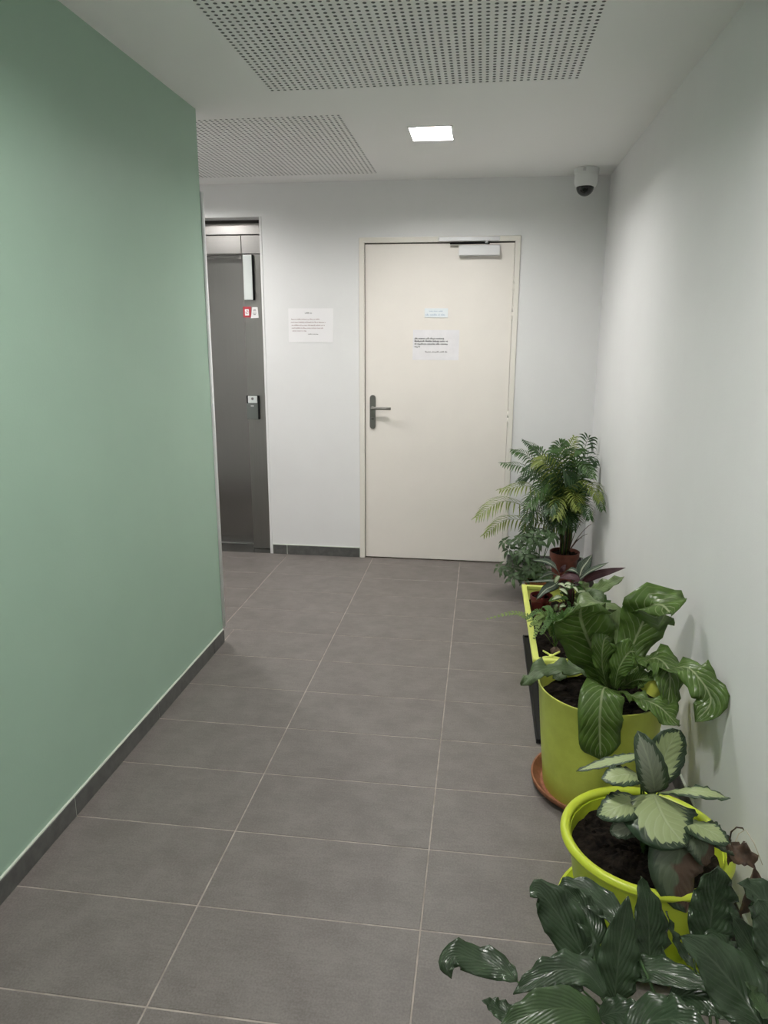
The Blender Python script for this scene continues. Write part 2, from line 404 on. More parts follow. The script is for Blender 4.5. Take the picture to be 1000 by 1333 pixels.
def perforated(P):
    mb = MB(); nx = round((P[2]-P[0])/PITCHH); ny = round((P[3]-P[1])/PITCHH); h = PITCHH/2; r = .0065
    ring = [(math.cos(math.pi*k/4), math.sin(math.pi*k/4)) for k in range(8)]
    sq = [(1, 0), (1, 1), (0, 1), (-1, 1), (-1, 0), (-1, -1), (0, -1), (1, -1)]
    V = []; F = []
    for i in range(nx):
        for j in range(ny):
            cx, cy = P[0]+(i+.5)*PITCHH, P[1]+(j+.5)*PITCHH; o = len(V)
            V += [(cx+a*h, cy+b*h, H+.0003) for a, b in sq] + [(cx+a*r, cy+b*r, H+.0003) for a, b in ring] + [(cx+a*r, cy+b*r, H+.0115) for a, b in ring]
            for k in range(8):
                l = (k+1) % 8
                F.append((o+k, o+8+k, o+8+l, o+l)); F.append((o+8+k, o+16+k, o+16+l, o+8+l))
    mb.add(V, F); mb.mi = [k % 2 for k in range(len(F))]
    o = mb.build('perforated_panel', [M['perf'], M['board_edge']], ceiling)
    mb = MB(); mb.box((P[0]-.01, P[1]-.01, H+.016), (P[2]+.01, P[3]+.01, H+.022)); mb.build('felt_backing', M['felt'], o)
perforated(P1); perforated(P2)

# ceiling lamps: recessed white frame, reflector sides, glowing diffuser
lamp_labels = ['lit square recessed ceiling lamp in front of the cream door', 'recessed ceiling lamp overhead near the green wall, nearest the viewer',
               'unseen recessed fill lamp added behind the viewer', 'recessed ceiling lamp in the lift lobby behind the green wall']
for (x, y), lb in zip(LAMPS, lamp_labels):
    t = empty('ceiling_lamp', (x, y, H), lb, 'lamp', 'recessed ceiling lamps')
    mb = MB(); a, b = LW/2, LL/2; e = .008
    for q in (((x-a-e, y-b-e), (x-a, y+b+e)), ((x+a, y-b-e), (x+a+e, y+b+e)), ((x-a, y-b-e), (x+a, y-b)), ((x-a, y+b), (x+a, y+b+e))):
        mb.box((*q[0], H-.003), (*q[1], H-.0002))
    mb.build('frame', M['cam_white'], t)
    mb = MB(); zt = H+.044; i_ = .016
    lo = [(x-a, y-b, H-.001), (x+a, y-b, H-.001), (x+a, y+b, H-.001), (x-a, y+b, H-.001)]
    hi = [(x-a+i_, y-b+i_, zt), (x+a-i_, y-b+i_, zt), (x+a-i_, y+b-i_, zt), (x-a+i_, y+b-i_, zt)]
    mb.add(lo+hi, [(0, 1, 5, 4), (1, 2, 6, 5), (2, 3, 7, 6), (3, 0, 4, 7)])
    mb.build('reflector', M['reflector'], t)
    mb = MB(); mb.box((x-a+i_-.002, y-b+i_-.002, zt), (x+a-i_+.002, y+b-i_+.002, zt+.006)); mb.build('diffuser', M['lamp'], t)

# ------------------------------------------------------------------ floor: grout bed and every tile
mb = MB(); mb.box((XL, YF, -.06), (XR+.05, D+.30, -.0016)); floor = struct(mb, 'floor', M['grout'])
TX0, TW, TY0, TL, G = -.7056, .597, 1.5415, .3024, .0042
tile_meshes = {}
def tile_mesh(w, l, name='tile', m='tile', h=.009):
    k = (round(w, 3), round(l, 3), m)
    if k not in tile_meshes:
        mb = MB(); c = .0012
        x, y = w/2, l/2
        v = [(-x, -y, -h), (x, -y, -h), (x, y, -h), (-x, y, -h), (-x, -y, -c), (x, -y, -c), (x, y, -c), (-x, y, -c),
             (-x+c, -y+c, 0), (x-c, -y+c, 0), (x-c, y-c, 0), (-x+c, y-c, 0)]
        f = [(0, 3, 2, 1), (8, 9, 10, 11)] + [(i, (i+1) % 4, 4+(i+1) % 4, 4+i) for i in range(4)] + [(4+i, 4+(i+1) % 4, 8+(i+1) % 4, 8+i) for i in range(4)]
        mb.add(v, f); tile_meshes[k] = mb.mesh(name, M[m])
    return tile_meshes[k]
def put_tile(x0, x1, y0, y1):
    if x1-x0 < .02 or y1-y0 < .02: return
    o = bpy.data.objects.new('tile', tile_mesh(x1-x0-G, y1-y0-G)); COL.objects.link(o); o.parent = floor
    o.location = ((x0+x1)/2, (y0+y1)/2, rnd.uniform(-.0004, 0))
for i in range(-5, 4):
    for j in range(-13, 13):
        x0, x1 = TX0+i*TW, TX0+(i+1)*TW; y0, y1 = TY0+j*TL, TY0+(j+1)*TL
        y0, y1 = max(y0, YF), y1
        if y1 <= YF: continue
        # hall
        a0, a1 = max(x0, XG), min(x1, XR)
        if y0 < YG:
            if a1 > a0: put_tile(a0, a1, y0, min(y1, D))
            if y1 > YG and x0 < XG: put_tile(max(x0, XL), min(x1, XG), YG, min(y1, D))
        else:
            a0 = max(x0, XL)
            if a1 > a0: put_tile(a0, a1, y0, min(y1, D))

# ------------------------------------------------------------------ skirting tiles
def skirting(name, segs, wall, zt=.066):
    """segs: (start, end) along the wall; wall: function giving a box for a stretch"""
    base = None
    cb = MB()
    for s0, s1 in segs:
        a, b = wall(s0, s1, 0, zt+.004, .0066); cb.box(a, b)
    base = struct(cb, name, M['caulk'])
    for s0, s1 in segs:
        a, b = wall(s0+.0018, s1-.0018, 0, zt, .0085)
        m = MB(); m.bbox(a, b, .001, 1); m.build('tile', M['skirt'], base)
js = [YF] + [TY0+TL*(1+2*k) for k in range(-6, 3)] + [YG-.002]
js = sorted(j for j in js if j >= YF and j <= YG)
skirting('baseboard_left', list(zip(js[:-1], js[1:])), lambda a, b, z0, z1, d: ((XG, a, z0), (XG+d, b, z1)))
js = [YF] + [TY0+TL*(2*k) for k in range(-6, 6)] + [D-.009]
js = sorted(j for j in js if YF <= j <= D)
skirting('baseboard_right', list(zip(js[:-1], js[1:])), lambda a, b, z0, z1, d: ((XR-d, a, z0), (XR, b, z1)))
skirting('baseboard_back', [(XL, LX0-.01), (LX1+.015, -1.308), (-1.308, DX0-.003), (DX1+.003, .45), (.45, XR-.009)], lambda a, b, z0, z1, d: ((a, D-d, z0), (b, D, z1)))
skirting('baseboard_lobby', [(XL, -2.6), (-2.6, -2.0), (-2.0, XG-.2)], lambda a, b, z0, z1, d: ((a, YL, z0), (b, YL+d, z1)))

# ------------------------------------------------------------------ lift
def lift():
    t = empty('door_2', (-2.0, D+.1, 0), kind='structure')
    yj, yd = D+.105, D+.20
    xj = -1.615                                                       # jamb's inner edge
    mb = MB(); mb.box((LX0+.15, yd, .006), (-2.02, yd+.03, 2.02)); mb.build('door_panel', M['steel'], t)
    mb = MB(); mb.box((-2.017, yd+.004, .006), (xj+.03, yd+.034, 2.02)); mb.build('door_panel', M['steel'], t)
    # right jamb with a folded edge, left jamb, header in two strips
    mb = MB(); mb.bbox((xj+.028, yj, 0), (LX1-.030, yd+.03, 1.998), .007, 2); mb.bbox((LX1-.029, yj-.012, 0), (LX1-.001, yd+.03, 2.19), .002, 1)
    mb.build('jamb', M['steel_j'], t)
    mb = MB(); mb.bbox((LX0+.001, yj, 0), (LX0+.15, yd+.03, 1.998), .003, 1); mb.build('jamb', M['steel_j'], t)
    mb = MB(); mb.bbox((LX0+.001, yj+.002, 2.118), (LX1-.030, yd, 2.186), .002, 1); mb.build('header_strip', M['steel_h'], t)
    mb = MB(); mb.bbox((LX0+.001, yj+.002, 2.000), (xj+.024, yd, 2.113), .002, 1); mb.bbox((xj+.026, yj+.002, 2.000), (LX1-.030, yd, 2.113), .002, 1)
    mb.build('header_panel', M['steel_h'], t)
    mb = MB(); mb.box((LX0, yj+.02, 2.10), (LX1, yj+.06, LZ+.02)); mb.build('shadow_gap', M['gap'], t)  # dark strip above the header: the soffit's shade put into its colour
    mb = MB(); mb.box((LX0+.02, yj+.03, -.03), (LX1-.005, yd+.03, .005)); mb.box((LX0+.02, D, -.03), (LX1-.005, yj+.03, -.0003)); mb.build('sill', M['steel'], t)
    mb = MB(); mb.box((LX0+.15, yd-.014, -.001), (xj+.026, yd+.002, .0062)); mb.build('door_track', M['alu'], t)
    mb = MB(); mb.box((LX0-.05, yd+.05, -.05), (LX1+.05, yd+.09, 2.3)); mb.build('shaft_backing', M['gap'], t)
lift()
# thin painted edge round the lift opening
mb = MB(); mb.bbox((LX1-.006, D-.004, .0), (LX1+.010, D+.01, LZ+.003), .002, 1); mb.bbox((LX0-.008, D-.004, LZ-.002), (LX1-.003, D+.01, LZ+.003), .002, 1)
struct(mb, 'trim_2', M['white'])
YJ = D+.105
def plate_at(u0, v0, u1, v1, y):                                       # world x/z span of a frame rectangle at depth y
    a, b = at(u0, v0, y), at(u1, v1, y); return a.x, b.x, b.z, a.z
t = empty('floor_indicator', (-1.54, YJ, 1.86), 'pale tall floor display plate on the steel lift jamb', 'display')
x0, x1, z0, z1 = -1.574, -1.508, 1.708, 1.992
mb = MB(); mb.bbox((x0, YJ-.022, z0), (x1, YJ-.0002, z1), .002, 1); mb.build('housing', M['dark'], t)  # black edge right of the plate: shadow of its thickness put into the colour
mb = MB(); mb.bbox((x0+.001, YJ-.026, z0+.001), (x1-.006, YJ-.0222, z1-.001), .0012, 1); mb.build('face_plate', M['plate'], t)
t = empty('call_panel', (-1.54, YJ, 1.0), 'grey lift call panel with a white button square at its top', 'control panel')
x0, x1, z0, z1 = -1.588, -1.502, .925, 1.085
mb = MB(); mb.bbox((x0, YJ-.020, z0), (x1, YJ-.0002, z1), .002, 1); mb.build('housing', M['dark'], t)
mb = MB(); mb.bbox((x0+.001, YJ-.024, z0+.001), (x1-.008, YJ-.0202, z1-.052), .001, 1); mb.build('face_plate', M['panel'], t)
mb = MB(); mb.bbox((x0+.012, YJ-.026, z1-.050), (x1-.009, YJ-.0202, z1-.001), .002, 1); bt = mb.build('button', M['plate'], t)
mb = MB(); mb.lathe([(.009, 0), (.009, .002), (.006, .003)], (x0+.044, YJ-.0262, z1-.020), 20, axis='y')
for v in mb.v: v.y = 2*(YJ-.0262)-v.y
mb.build('button_mark', M['grey_ink'], bt, fix=True)
mb = MB(); mb.box((x0+.030, YJ-.0248, z0+.088), (x0+.052, YJ-.0241, z0+.094)); mb.build('slot', M['silver'], t)
# stickers
t = empty('warning_sticker', (-1.58, YJ, 1.64), 'red square sticker with a small white picture on the lift jamb', 'sticker')
mb = MB(); mb.box((-1.592, YJ-.0012, 1.598), (-1.537, YJ-.0002, 1.667)); mb.build('sheet', M['red'], t)
mb = MB(); mb.box((-1.580, YJ-.0018, 1.611), (-1.553, YJ-.0013, 1.651)); mb.build('white_field', M['paper'], t)
mb = MB()
mb.tube([(-1.566+.009*math.cos(a*.5), YJ-.0020, 1.632+.011*math.sin(a*.5)) for a in range(0, 13)], .0016, n=5); mb.tube([(-1.573, YJ-.0020, 1.623), (-1.560, YJ-.0020, 1.642)], .0016, n=5)
mb.build('pictogram', M['red'], t)
t = empty('white_sticker', (-1.51, YJ, 1.64), 'slanted white paper sticker beside the red sticker on the lift', 'sticker')
mb = MB(); y_ = YJ-.0022
mb.add([(-1.541, y_, 1.593), (-1.487, y_, 1.596), (-1.492, y_, 1.664), (-1.529, y_, 1.664)] + [(-1.541, y_+.0006, 1.593), (-1.487, y_+.0006, 1.596), (-1.492, y_+.0006, 1.664), (-1.529, y_+.0006, 1.664)],
       [(0, 1, 2, 3), (7, 6, 5, 4), (0, 4, 5, 1), (1, 5, 6, 2), (2, 6, 7, 3), (3, 7, 4, 0)]); mb.build('sheet', M['paper'], t)
mb = MB()
for k, (a, b, z) in enumerate(((-1.520, -1.505, 1.650), (-1.524, -1.504, 1.640), (-1.527, -1.502, 1.626), (-1.522, -1.506, 1.616))): mb.box((a, y_-.0004, z-.002), (b, y_-.0001, z+.002))
mb.build('printed_lines', M['grey_ink'], t)

# ------------------------------------------------------------------ the cream door
t = empty('door_1', ((DX0+DX1)/2, D, 0), kind='structure')
fy0, fy1 = D-.012, D+.12; ox, oz = .0335, .0335
mb = MB(); mb.bbox((DX0, fy0, 0), (DX0+ox, fy1, DZ), .003, 2); mb.bbox((DX1-ox, fy0, 0), (DX1, fy1, DZ), .003, 2); mb.bbox((DX0, fy0-.0004, DZ-oz+.002), (DX1, fy1, DZ), .003, 2)
mb.build('door_frame', M['frame'], t)
mb = MB(); mb.box((DX0+ox-.001, D+.008, .002), (DX0+ox+.012, D+.05, DZ-oz)); mb.box((DX0+ox, D+.008, DZ-oz-.012), (DX1-ox, D+.05, DZ-oz+.004)); mb.box((DX0+ox, D+.0415, 0.002), (DX1-ox, D+.05, DZ-oz)); mb.build('gasket', M['gap'], t)
lx0, lx1, lz1 = DX0+ox+.0042, DX1-ox-.0016, DZ-oz-.006
mb = MB(); mb.bbox((lx0, D, .008), (lx1, D+.04, lz1), .0015, 1); mb.build('door_leaf', M['door'], t)
# furniture
hx, hz0, hz1 = -.7055, .888, 1.109
mb = MB(); rr = .019; vs = []; n_ = 12
out = [(hx+rr*math.cos(math.pi*k/n_), hz1-rr+rr*math.sin(math.pi*k/n_)) for k in range(n_+1)] + [(hx-rr*math.cos(math.pi*k/n_), hz0+rr-rr*math.sin(math.pi*k/n_)) for k in range(n_+1)]
m_ = len(out)
vs = [(x, D-.0002, z) for x, z in out] + [(x, D-.007, z) for x, z in out] + [(hx+(x-hx)*.86, D-.009, (hz0+hz1)/2+(z-(hz0+hz1)/2)*.975) for x, z in out]
mb.add(vs, [(i, (i+1) % m_, m_+(i+1) % m_, m_+i) for i in range(m_)] + [(m_+i, m_+(i+1) % m_, 2*m_+(i+1) % m_, 2*m_+i) for i in range(m_)] + [tuple(range(2*m_, 3*m_))])
hd = mb.build('door_handle', M['gunmetal'], t, fix=True)
mb = MB(); mb.tube([(hx, D-.009, 1.024), (hx, D-.030, 1.024), (hx+.004, D-.043, 1.024), (hx+.018, D-.049, 1.0245), (hx+.06, D-.050, 1.025), (hx+.124, D-.049, 1.025)], .0088, n=12)
mb.lathe([(.013, 0), (.013, .004), (.009, .006)], (hx, D-.015, 1.024), 20, axis='y'); mb.build('lever', M['gunmetal'], hd, fix=True)
mb = MB(); mb.lathe([(.0085, 0), (.0085, .0025), (.005, .003)], (hx, D-.0118, .958), 18, axis='y'); mb.build('lock_cylinder', M['gunmetal'], hd, fix=True)
for zb, zt_ in ((1.755, 1.838), (1.588, 1.671), (.935, 1.018)):
    mb = MB(); mb.tube([(lx1+.003, D-.0075, zb), (lx1+.003, D-.0075, (zb+zt_)/2-.001)], .0062, n=12); mb.tube([(lx1+.003, D-.0075, (zb+zt_)/2+.001), (lx1+.003, D-.0075, zt_)], .0062, n=12); mb.lathe([(.007, 0), (.007, .006), (.003, .009)], (lx1+.003, D-.0075, zb-.009), 12); mb.build('hinge', M['frame'], t, fix=True)
# closer: body on the leaf, slide rail on the frame, arm between
ct = MB(); p0, p1 = at(597.5, 319, D-.045), at(651, 332, D-.045)
ct.bbox((p0.x, D-.045, p1.z), (p1.x, D-.0003, p0.z), .004, 2); cl = ct.build('door_closer', M['silver'], t)
p2, p3 = at(571, 308.3, D-.030), at(651, 313, D-.030)
mb = MB(); mb.bbox((p2.x, D-.030, p3.z-.001), (p3.x, D-.0126, p2.z), .002, 1); mb.build('slide_rail', M['silver'], cl)
mb = MB(); zc = (p3.z+p0.z)/2-.001
mb.bbox((p2.x+.07, D-.040, zc-.005), (p3.x-.06, D-.016, zc+.001), .002, 1); mb.build('closer_arm', M['dark'], cl)
q = at(634, 315, D-.04); mb = MB(); mb.lathe([(.010, -.012), (.010, .012)], (q.x, D-.026, zc), 16); mb.build('spindle', M['silver'], cl)

# ------------------------------------------------------------------ notices, with their print too small to read kept as broken lines of marks
def print_rows(rows, y, m, parent, seed, name='printed_text'):
    R = random.Random(seed); mb = MB()
    for x0, x1, z, h in rows:
        x = x0
        while x < x1-.003:
            for _ in range(R.randint(2, 9)):                            # one word of little strokes
                w = h*R.uniform(.45, .75); hh = h*R.choice((.62, .62, .7, 1.0)); dz = -h*.25 if R.random() < .12 else 0
                if x+w > x1: break
                mb.box((x, y-.0005, z-h/2+dz), (x+w*.62, y-.0001, z-h/2+hh+dz)); mb.box((x+w*.62, y-.0005, z-h/2), (x+w, y-.0001, z-h/2+hh*.35)); x += w+h*.12
            x += h*.55
    return tag(mb.build(name, m, parent), kind='stuff')
def sheet(parent, x0, x1, z0, z1, y, m, name='sheet', sag=.002, th=.0008, seed=0, tilt=0):
    R = random.Random(seed); mb = MB(); nx, nz = 8, 6; V = []; F = []
    for s in (0, 1):
        for j in range(nz+1):
            for i in range(nx+1):
                a, b = i/nx, j/nz
                lift = sag*((2*a-1)**2*(1-b)*.9 + .3*R.random()*a) if s == 0 else sag*((2*a-1)**2*(1-b)*.5)
                V.append((x0+(x1-x0)*a+tilt*b, y-th*(1-s)-lift*(.3 if s else .3), z0+(z1-z0)*b))
    k = (nx+1)*(nz+1)
    for j in range(nz):
        for i in range(nx):
            q = j*(nx+1)+i; F.append((q, q+1, q+nx+2, q+nx+1)); F.append((k+q, k+q+nx+1, k+q+nx+2, k+q+1))
    mb.add(V, F, smooth=True); return mb.build(name, m, parent)
t = empty('wall_notice', (-1.11, D, 1.44), 'white paper notice taped to the wall between lift and door', 'notice')
sheet(t, -1.258, -.963, 1.441, 1.652, D-.0006, M['paper'], seed=1, tilt=.002)
y_ = D-.0024
print_rows([(-1.146, -1.100, 1.624, .0075)], y_, M['ink'], t, 3, 'printed_title')
print_rows([(-1.237, -1.050, 1.586, .0058), (-1.240, -1.010, 1.567, .0058), (-1.236, -1.016, 1.548, .0058), (-1.236, -1.024, 1.530, .0058), (-1.232, -1.140, 1.512, .0058)], y_, M['red_ink'], t, 4)
print_rows([(-1.128, -1.055, 1.492, .006)], y_, M['grey_ink'], t, 5, 'printed_signature')
t = empty('door_notice', (-.30, D, 1.336), 'white sleeved paper notice with bold print taped on the door', 'notice')
sheet(t, -.449, -.156, 1.334, 1.520, D-.0006, M['paper2'], seed=2, sag=.004, tilt=.002)
y_ = D-.0034
print_rows([(-.437, -.250, 1.4685, .0095), (-.437, -.218, 1.4515, .0095), (-.437, -.224, 1.4345, .0095), (-.437, -.402, 1.417, .0095)], y_, M['ink'], t, 6)
print_rows([(-.368, -.228, 1.386, .0078)], y_, M['grey_ink'], t, 7, 'printed_signature')
t = empty('door_plaque', (-.303, D, 1.596), 'small pale blue plaque above the paper on the door', 'sign')
mb = MB(); mb.bbox((-.376, D-.004, 1.595), (-.230, D-.0002, 1.651), .001, 1); mb.build('plate', M['plaque'], t)
print_rows([(-.348, -.292, 1.634, .007), (-.288, -.262, 1.634, .007), (-.368, -.246, 1.613, .010)], D-.0042, M['blue_ink'], t, 8, 'printed_text')

# ------------------------------------------------------------------ security camera in the far right corner
cx, cy = .541, 4.515
t = empty('security_camera', (cx, cy, H), 'white dome security camera on the ceiling by the right wall', 'camera')
mb = MB(); mb.lathe([(.066, H-.0003), (.068, H-.004), (.068, H-.030), (.064, H-.034)], (cx, cy, 0), 40); mb.build('base', M['cam_white'], t, fix=True, sharp=True)
mb = MB(); mb.lathe([(.063, H-.034), (.065, H-.045), (.064, H-.075), (.058, H-.093), (.050, H-.100)], (cx, cy, 0), 40); mb.build('housing', M['cam_white'], t, fix=True, sharp=True)
mb = MB(); mb.lathe([(.049*math.cos(a*.13), H-.098-.049*math.sin(a*.13)) for a in range(12)] + [(.002, H-.147)], (cx-.004, cy-.006, 0), 32); dm = mb.build('dome', M['dome'], t, fix=True)
mb = MB(); mb.lathe([(.014, 0), (.014, .02), (.008, .022)], (cx-.006, cy-.052, H-.118), 16, axis='y'); mb.build('lens', M['dark'], dm, fix=True)
mb = MB(); mb.bbox((cx-.028, cy-.0705, H-.024), (cx-.012, cy-.066, H-.006), .001, 1); mb.build('tab', M['alu'], t)

# ================================================================== plants
def pot(parent, c, prof_out, wall=.005, m='lime', name='pot', n=64):
    """prof_out: (radius, z) of the outside from the base up; the inside follows it."""
    inn = [(max(.01, r-wall), z) for r, z in prof_out]
    inn[0] = (inn[0][0], prof_out[0][1]+wall); inn[-1] = (inn[-1][0], prof_out[-1][1])
    prof = [(.0001, prof_out[0][1])] + prof_out + list(reversed(inn)) + [(.0001, prof_out[0][1]+wall)]
    mb = MB(); mb.lathe(prof, (c[0], c[1], 0), n, cap=False)
    return mb.build(name, M[m] if isinstance(m, str) else m, parent, fix=True, sharp=True)
def dish(name, c, ri, ro, h, m, label, cat='saucer', z0=0.0, lip=.006):
    mb = MB(); prof = [(.0001, z0+.0002), (ri, z0+.0002), (ro-.003, z0+h*.6), (ro, z0+h-.004), (ro-.001, z0+h), (ro-lip, z0+h), (ro-lip-.002, z0+h-.004), (ri-.004, z0+.008), (.0001, z0+.008)]
    mb.lathe(prof, (c[0], c[1], 0), 64, cap=False)
    o = mb.build(name, m, None, fix=True, sharp=True)
    return tag(o, label, cat)

# ---- 1 tall yellow-lime pot with the bird's nest fern, on its terracotta saucer
C4 = (.419, 2.229)
dish('plant_saucer', C4, .180, .2085, .038, M['terra'], 'brown terracotta saucer under the tall lime pot')
t = empty('potted_nest_fern', (*C4, .0085), "glossy bird's nest fern in the tall yellow-lime pot on a terracotta saucer", 'plant')
pot(t, C4, [(.166, .0085), (.168, .016), (.186, .20), (.200, .366), (.2025, .372), (.2025, .378)], .005, 'lime2')
soil_disc(t, C4, .192, .318, 2, 40)
def NF(mt, pts, hwpx, nrm, **k):
    P = [at(*p) for p in pts]; d = (P[len(P)//2]-CAM).dot(CF)
    kk = dict(prof='strap', nu=22, nv=8, fold=.10, wave=.010, nw=4, ph=rnd.uniform(0, 6)); kk.update(k)
    return leaf(t, M[mt], P, hwpx*d/FPX, nrm, **kk)
FR = (TOCAM+UP*.25).normalized()
NF('nestpale', [(800, 885, 2.27), (800, 835, 2.34), (792, 795, 2.38), (772, 784, 2.36), (754, 796, 2.31)], 22, [FR, UP, UP], wave=.014)
NF('nest', [(806, 890, 2.26), (820, 850, 2.29), (836, 812, 2.30), (848, 790, 2.28), (862, 788, 2.22), (874, 800, 2.18)], 34, [FR, FR, FR+UP*.2, UP+TOCAM*.7], wave=.012, nw=6, prof='round')
NF('nest', [(790, 893, 2.22), (780, 866, 2.20), (764, 828, 2.16), (756, 804, 2.12), (757, 790, 2.08)], 36, [TOCAM+Vector((-.2, 0, 0)), TOCAM+Vector((-.3, 0, 0)), TOCAM+UP*.3], wave=.012, nw=4, prof='round')
NF('nest', [(792, 898, 2.19), (784, 868, 2.16), (786, 835, 2.15), (796, 826, 2.17)], 17, [TOCAM+Vector((.4, 0, 0)), TOCAM], wave=.006)
NF('nest', [(800, 898, 2.18), (805, 872, 2.15), (818, 850, 2.14), (828, 848, 2.12)], 18, [TOCAM+Vector((-.5, 0, 0)), TOCAM+Vector((-.6, 0, .1))], wave=.006)
NF('nest', [(806, 893, 2.23), (830, 868, 2.20), (855, 857, 2.14), (872, 878, 2.08), (868, 925, 2.04)], 24, [UP+TOCAM*.5, UP+TOCAM*.8, TOCAM+Vector((.5, 0, .2))], wave=.015, nw=4)
NF('nest', [(812, 892, 2.20), (850, 880, 2.12), (888, 868, 2.02), (908, 880, 1.96), (926, 912, 1.92), (905, 940, 1.90)], 21, [UP+TOCAM*.5, UP+TOCAM*.5, TOCAM+Vector((-.4, 0, .4)), TOCAM+Vector((-.8, 0, .3))], wave=.013, nw=5)
NF('nest', [(804, 900, 2.17), (830, 908, 2.08), (858, 920, 2.00), (884, 946, 1.96)], 21, [UP, UP+TOCAM*.4], wave=.012)
NF('nest', [(797, 906, 2.17), (792, 896, 2.09), (785, 899, 2.01), (781, 930, 1.975), (781, 960, 1.975), (782, 989, 1.98)], 29, [UP, UP+TOCAM*.5, TOCAM+UP*.5, TOCAM], wave=.005, nw=4, prof='round', fold=.06)
NF('nestgrey', [(785, 897, 2.23), (762, 877, 2.23), (730, 870, 2.22), (703, 873, 2.19), (678, 893, 2.15)], 11, [UP+TOCAM*.6, UP+TOCAM*.6], wave=.018, nw=4)
NF('nestgrey', [(786, 890, 2.26), (770, 868, 2.32), (742, 872, 2.35), (720, 884, 2.34)], 10, [UP+TOCAM*.4, UP+TOCAM*.4], wave=.010, nw=3)
NF('nest', [(806, 890, 2.27), (836, 862, 2.33), (858, 870, 2.30), (866, 895, 2.25)], 16, [UP+TOCAM*.4, UP+TOCAM*.6], wave=.012, nw=4)
NF('nest', [(808, 896, 2.20), (828, 885, 2.16), (846, 884, 2.12)], 12, [TOCAM+UP*.4, TOCAM+UP*.4], wave=.006, nw=3)

# ---- 2 round lime pot with a thick rolled rim, calathea, lime saucer
C5 = (.444, 1.638)
dish('plant_saucer', C5, .165, .2035, .045, M['lime'], 'bright lime plastic saucer under the round rolled-rim pot', lip=.008)
t = empty('potted_calathea', (*C5, .0085), 'pale-leaved calathea in the round lime pot with a thick rolled rim', 'plant')
po = pot(t, C5, [(.138, .0085), (.143, .02), (.168, .13), (.183, .232), (.185, .250)], .005, 'lime')
mb = MB(); pr = []
for a in range(13):
    q = math.pi*2*a/12; pr.append((.1945+.0125*math.cos(q), .257+.0125*math.sin(q)))
mb.lathe(pr, (*C5, 0), 72, cap=False); mb.build('rim', M['lime'], po, fix=True)
soil_disc(t, C5, .177, .222, 5, 60)
def CA(mt, pts, hwpx, nrm, stem=True, **k):
    P = [at(*p) for p in pts]; d = (P[len(P)//2]-CAM).dot(CF)
    kk = dict(prof='oval', nu=16, nv=8, fold=.08, wave=.003, nw=6, ph=rnd.uniform(0, 6)); kk.update(k)
    o = leaf(t, M[mt], P, hwpx*d/FPX, nrm, **kk)
    if stem:
        mb = MB(); b = Vector((C5[0]+rnd.uniform(-.02, .02)+.012, C5[1]+rnd.uniform(-.015, .02), .222)); mb.tube(bez(b, (b+P[0])/2+Vector((0, 0, .05)), P[0], 8), .0034, .0022); mb.build('stalk', M['stem'], o)
    return o
CA('cal', [(851, 1033, 1.60), (857, 1048, 1.555), (869, 1072, 1.51), (893, 1102, 1.47)], 52, UP+TOCAM*.5, fold=-.05, cup=-.12)
CA('cal', [(858, 1032, 1.61), (885, 1029, 1.56), (918, 1031, 1.53), (951, 1040, 1.52)], 15, UP+TOCAM*.05, fold=.02, cup=-.1)
CA('calback', [(853, 1032, 1.615), (850, 1012, 1.60), (843, 985, 1.605), (830, 951, 1.63)], 20, TOCAM+Vector((-.15, 0, .1)), fold=.25, cup=.1)
CA('cal', [(853, 1020, 1.66), (862, 995, 1.69), (873, 968, 1.70), (886, 950, 1.70)], 25, TOCAM+UP*.3, fold=.05)
CA('cal', [(833, 983, 1.64), (810, 988, 1.62), (785, 994, 1.62), (750, 1004, 1.61)], 10, UP+TOCAM*.1, fold=.05, wave=.002)
CA('cal', [(834, 1010, 1.62), (818, 1008, 1.585), (802, 1010, 1.565), (783, 1014, 1.56)], 18, UP+TOCAM*.35, cup=-.15)
CA('cal', [(836, 1042, 1.60), (818, 1046, 1.555), (800, 1052, 1.53), (777, 1062, 1.525)], 22, UP+TOCAM*.5, cup=-.15)
CA('calback', [(838, 1062, 1.56), (824, 1072, 1.53), (806, 1080, 1.515), (794, 1082, 1.51)], 14, -UP-TOCAM*.6, cup=.1)
CA('cal', [(893, 1066, 1.57), (908, 1074, 1.52), (928, 1084, 1.485), (950, 1098, 1.47)], 21, UP+TOCAM*.45, cup=-.12)
CA('caldull', [(886, 1080, 1.555), (886, 1102, 1.49), (880, 1140, 1.45), (893, 1188, 1.43)], 36, [UP+TOCAM, TOCAM+UP*.2], fold=-.12, cup=-.1)
CA('caldull', [(896, 1078, 1.56), (908, 1090, 1.50), (916, 1106, 1.48), (918, 1128, 1.47)], 22, [UP+TOCAM, TOCAM+Vector((.3, 0, .2))], fold=-.1)
CA('calback', [(905, 1085, 1.57), (930, 1092, 1.52), (946, 1100, 1.50), (958, 1112, 1.50)], 14, UP+TOCAM*.4)
CA('calback', [(846, 1028, 1.63), (840, 1020, 1.62), (838, 1000, 1.625), (836, 982, 1.64)], 7, TOCAM+Vector((-.5, 0, 0)))
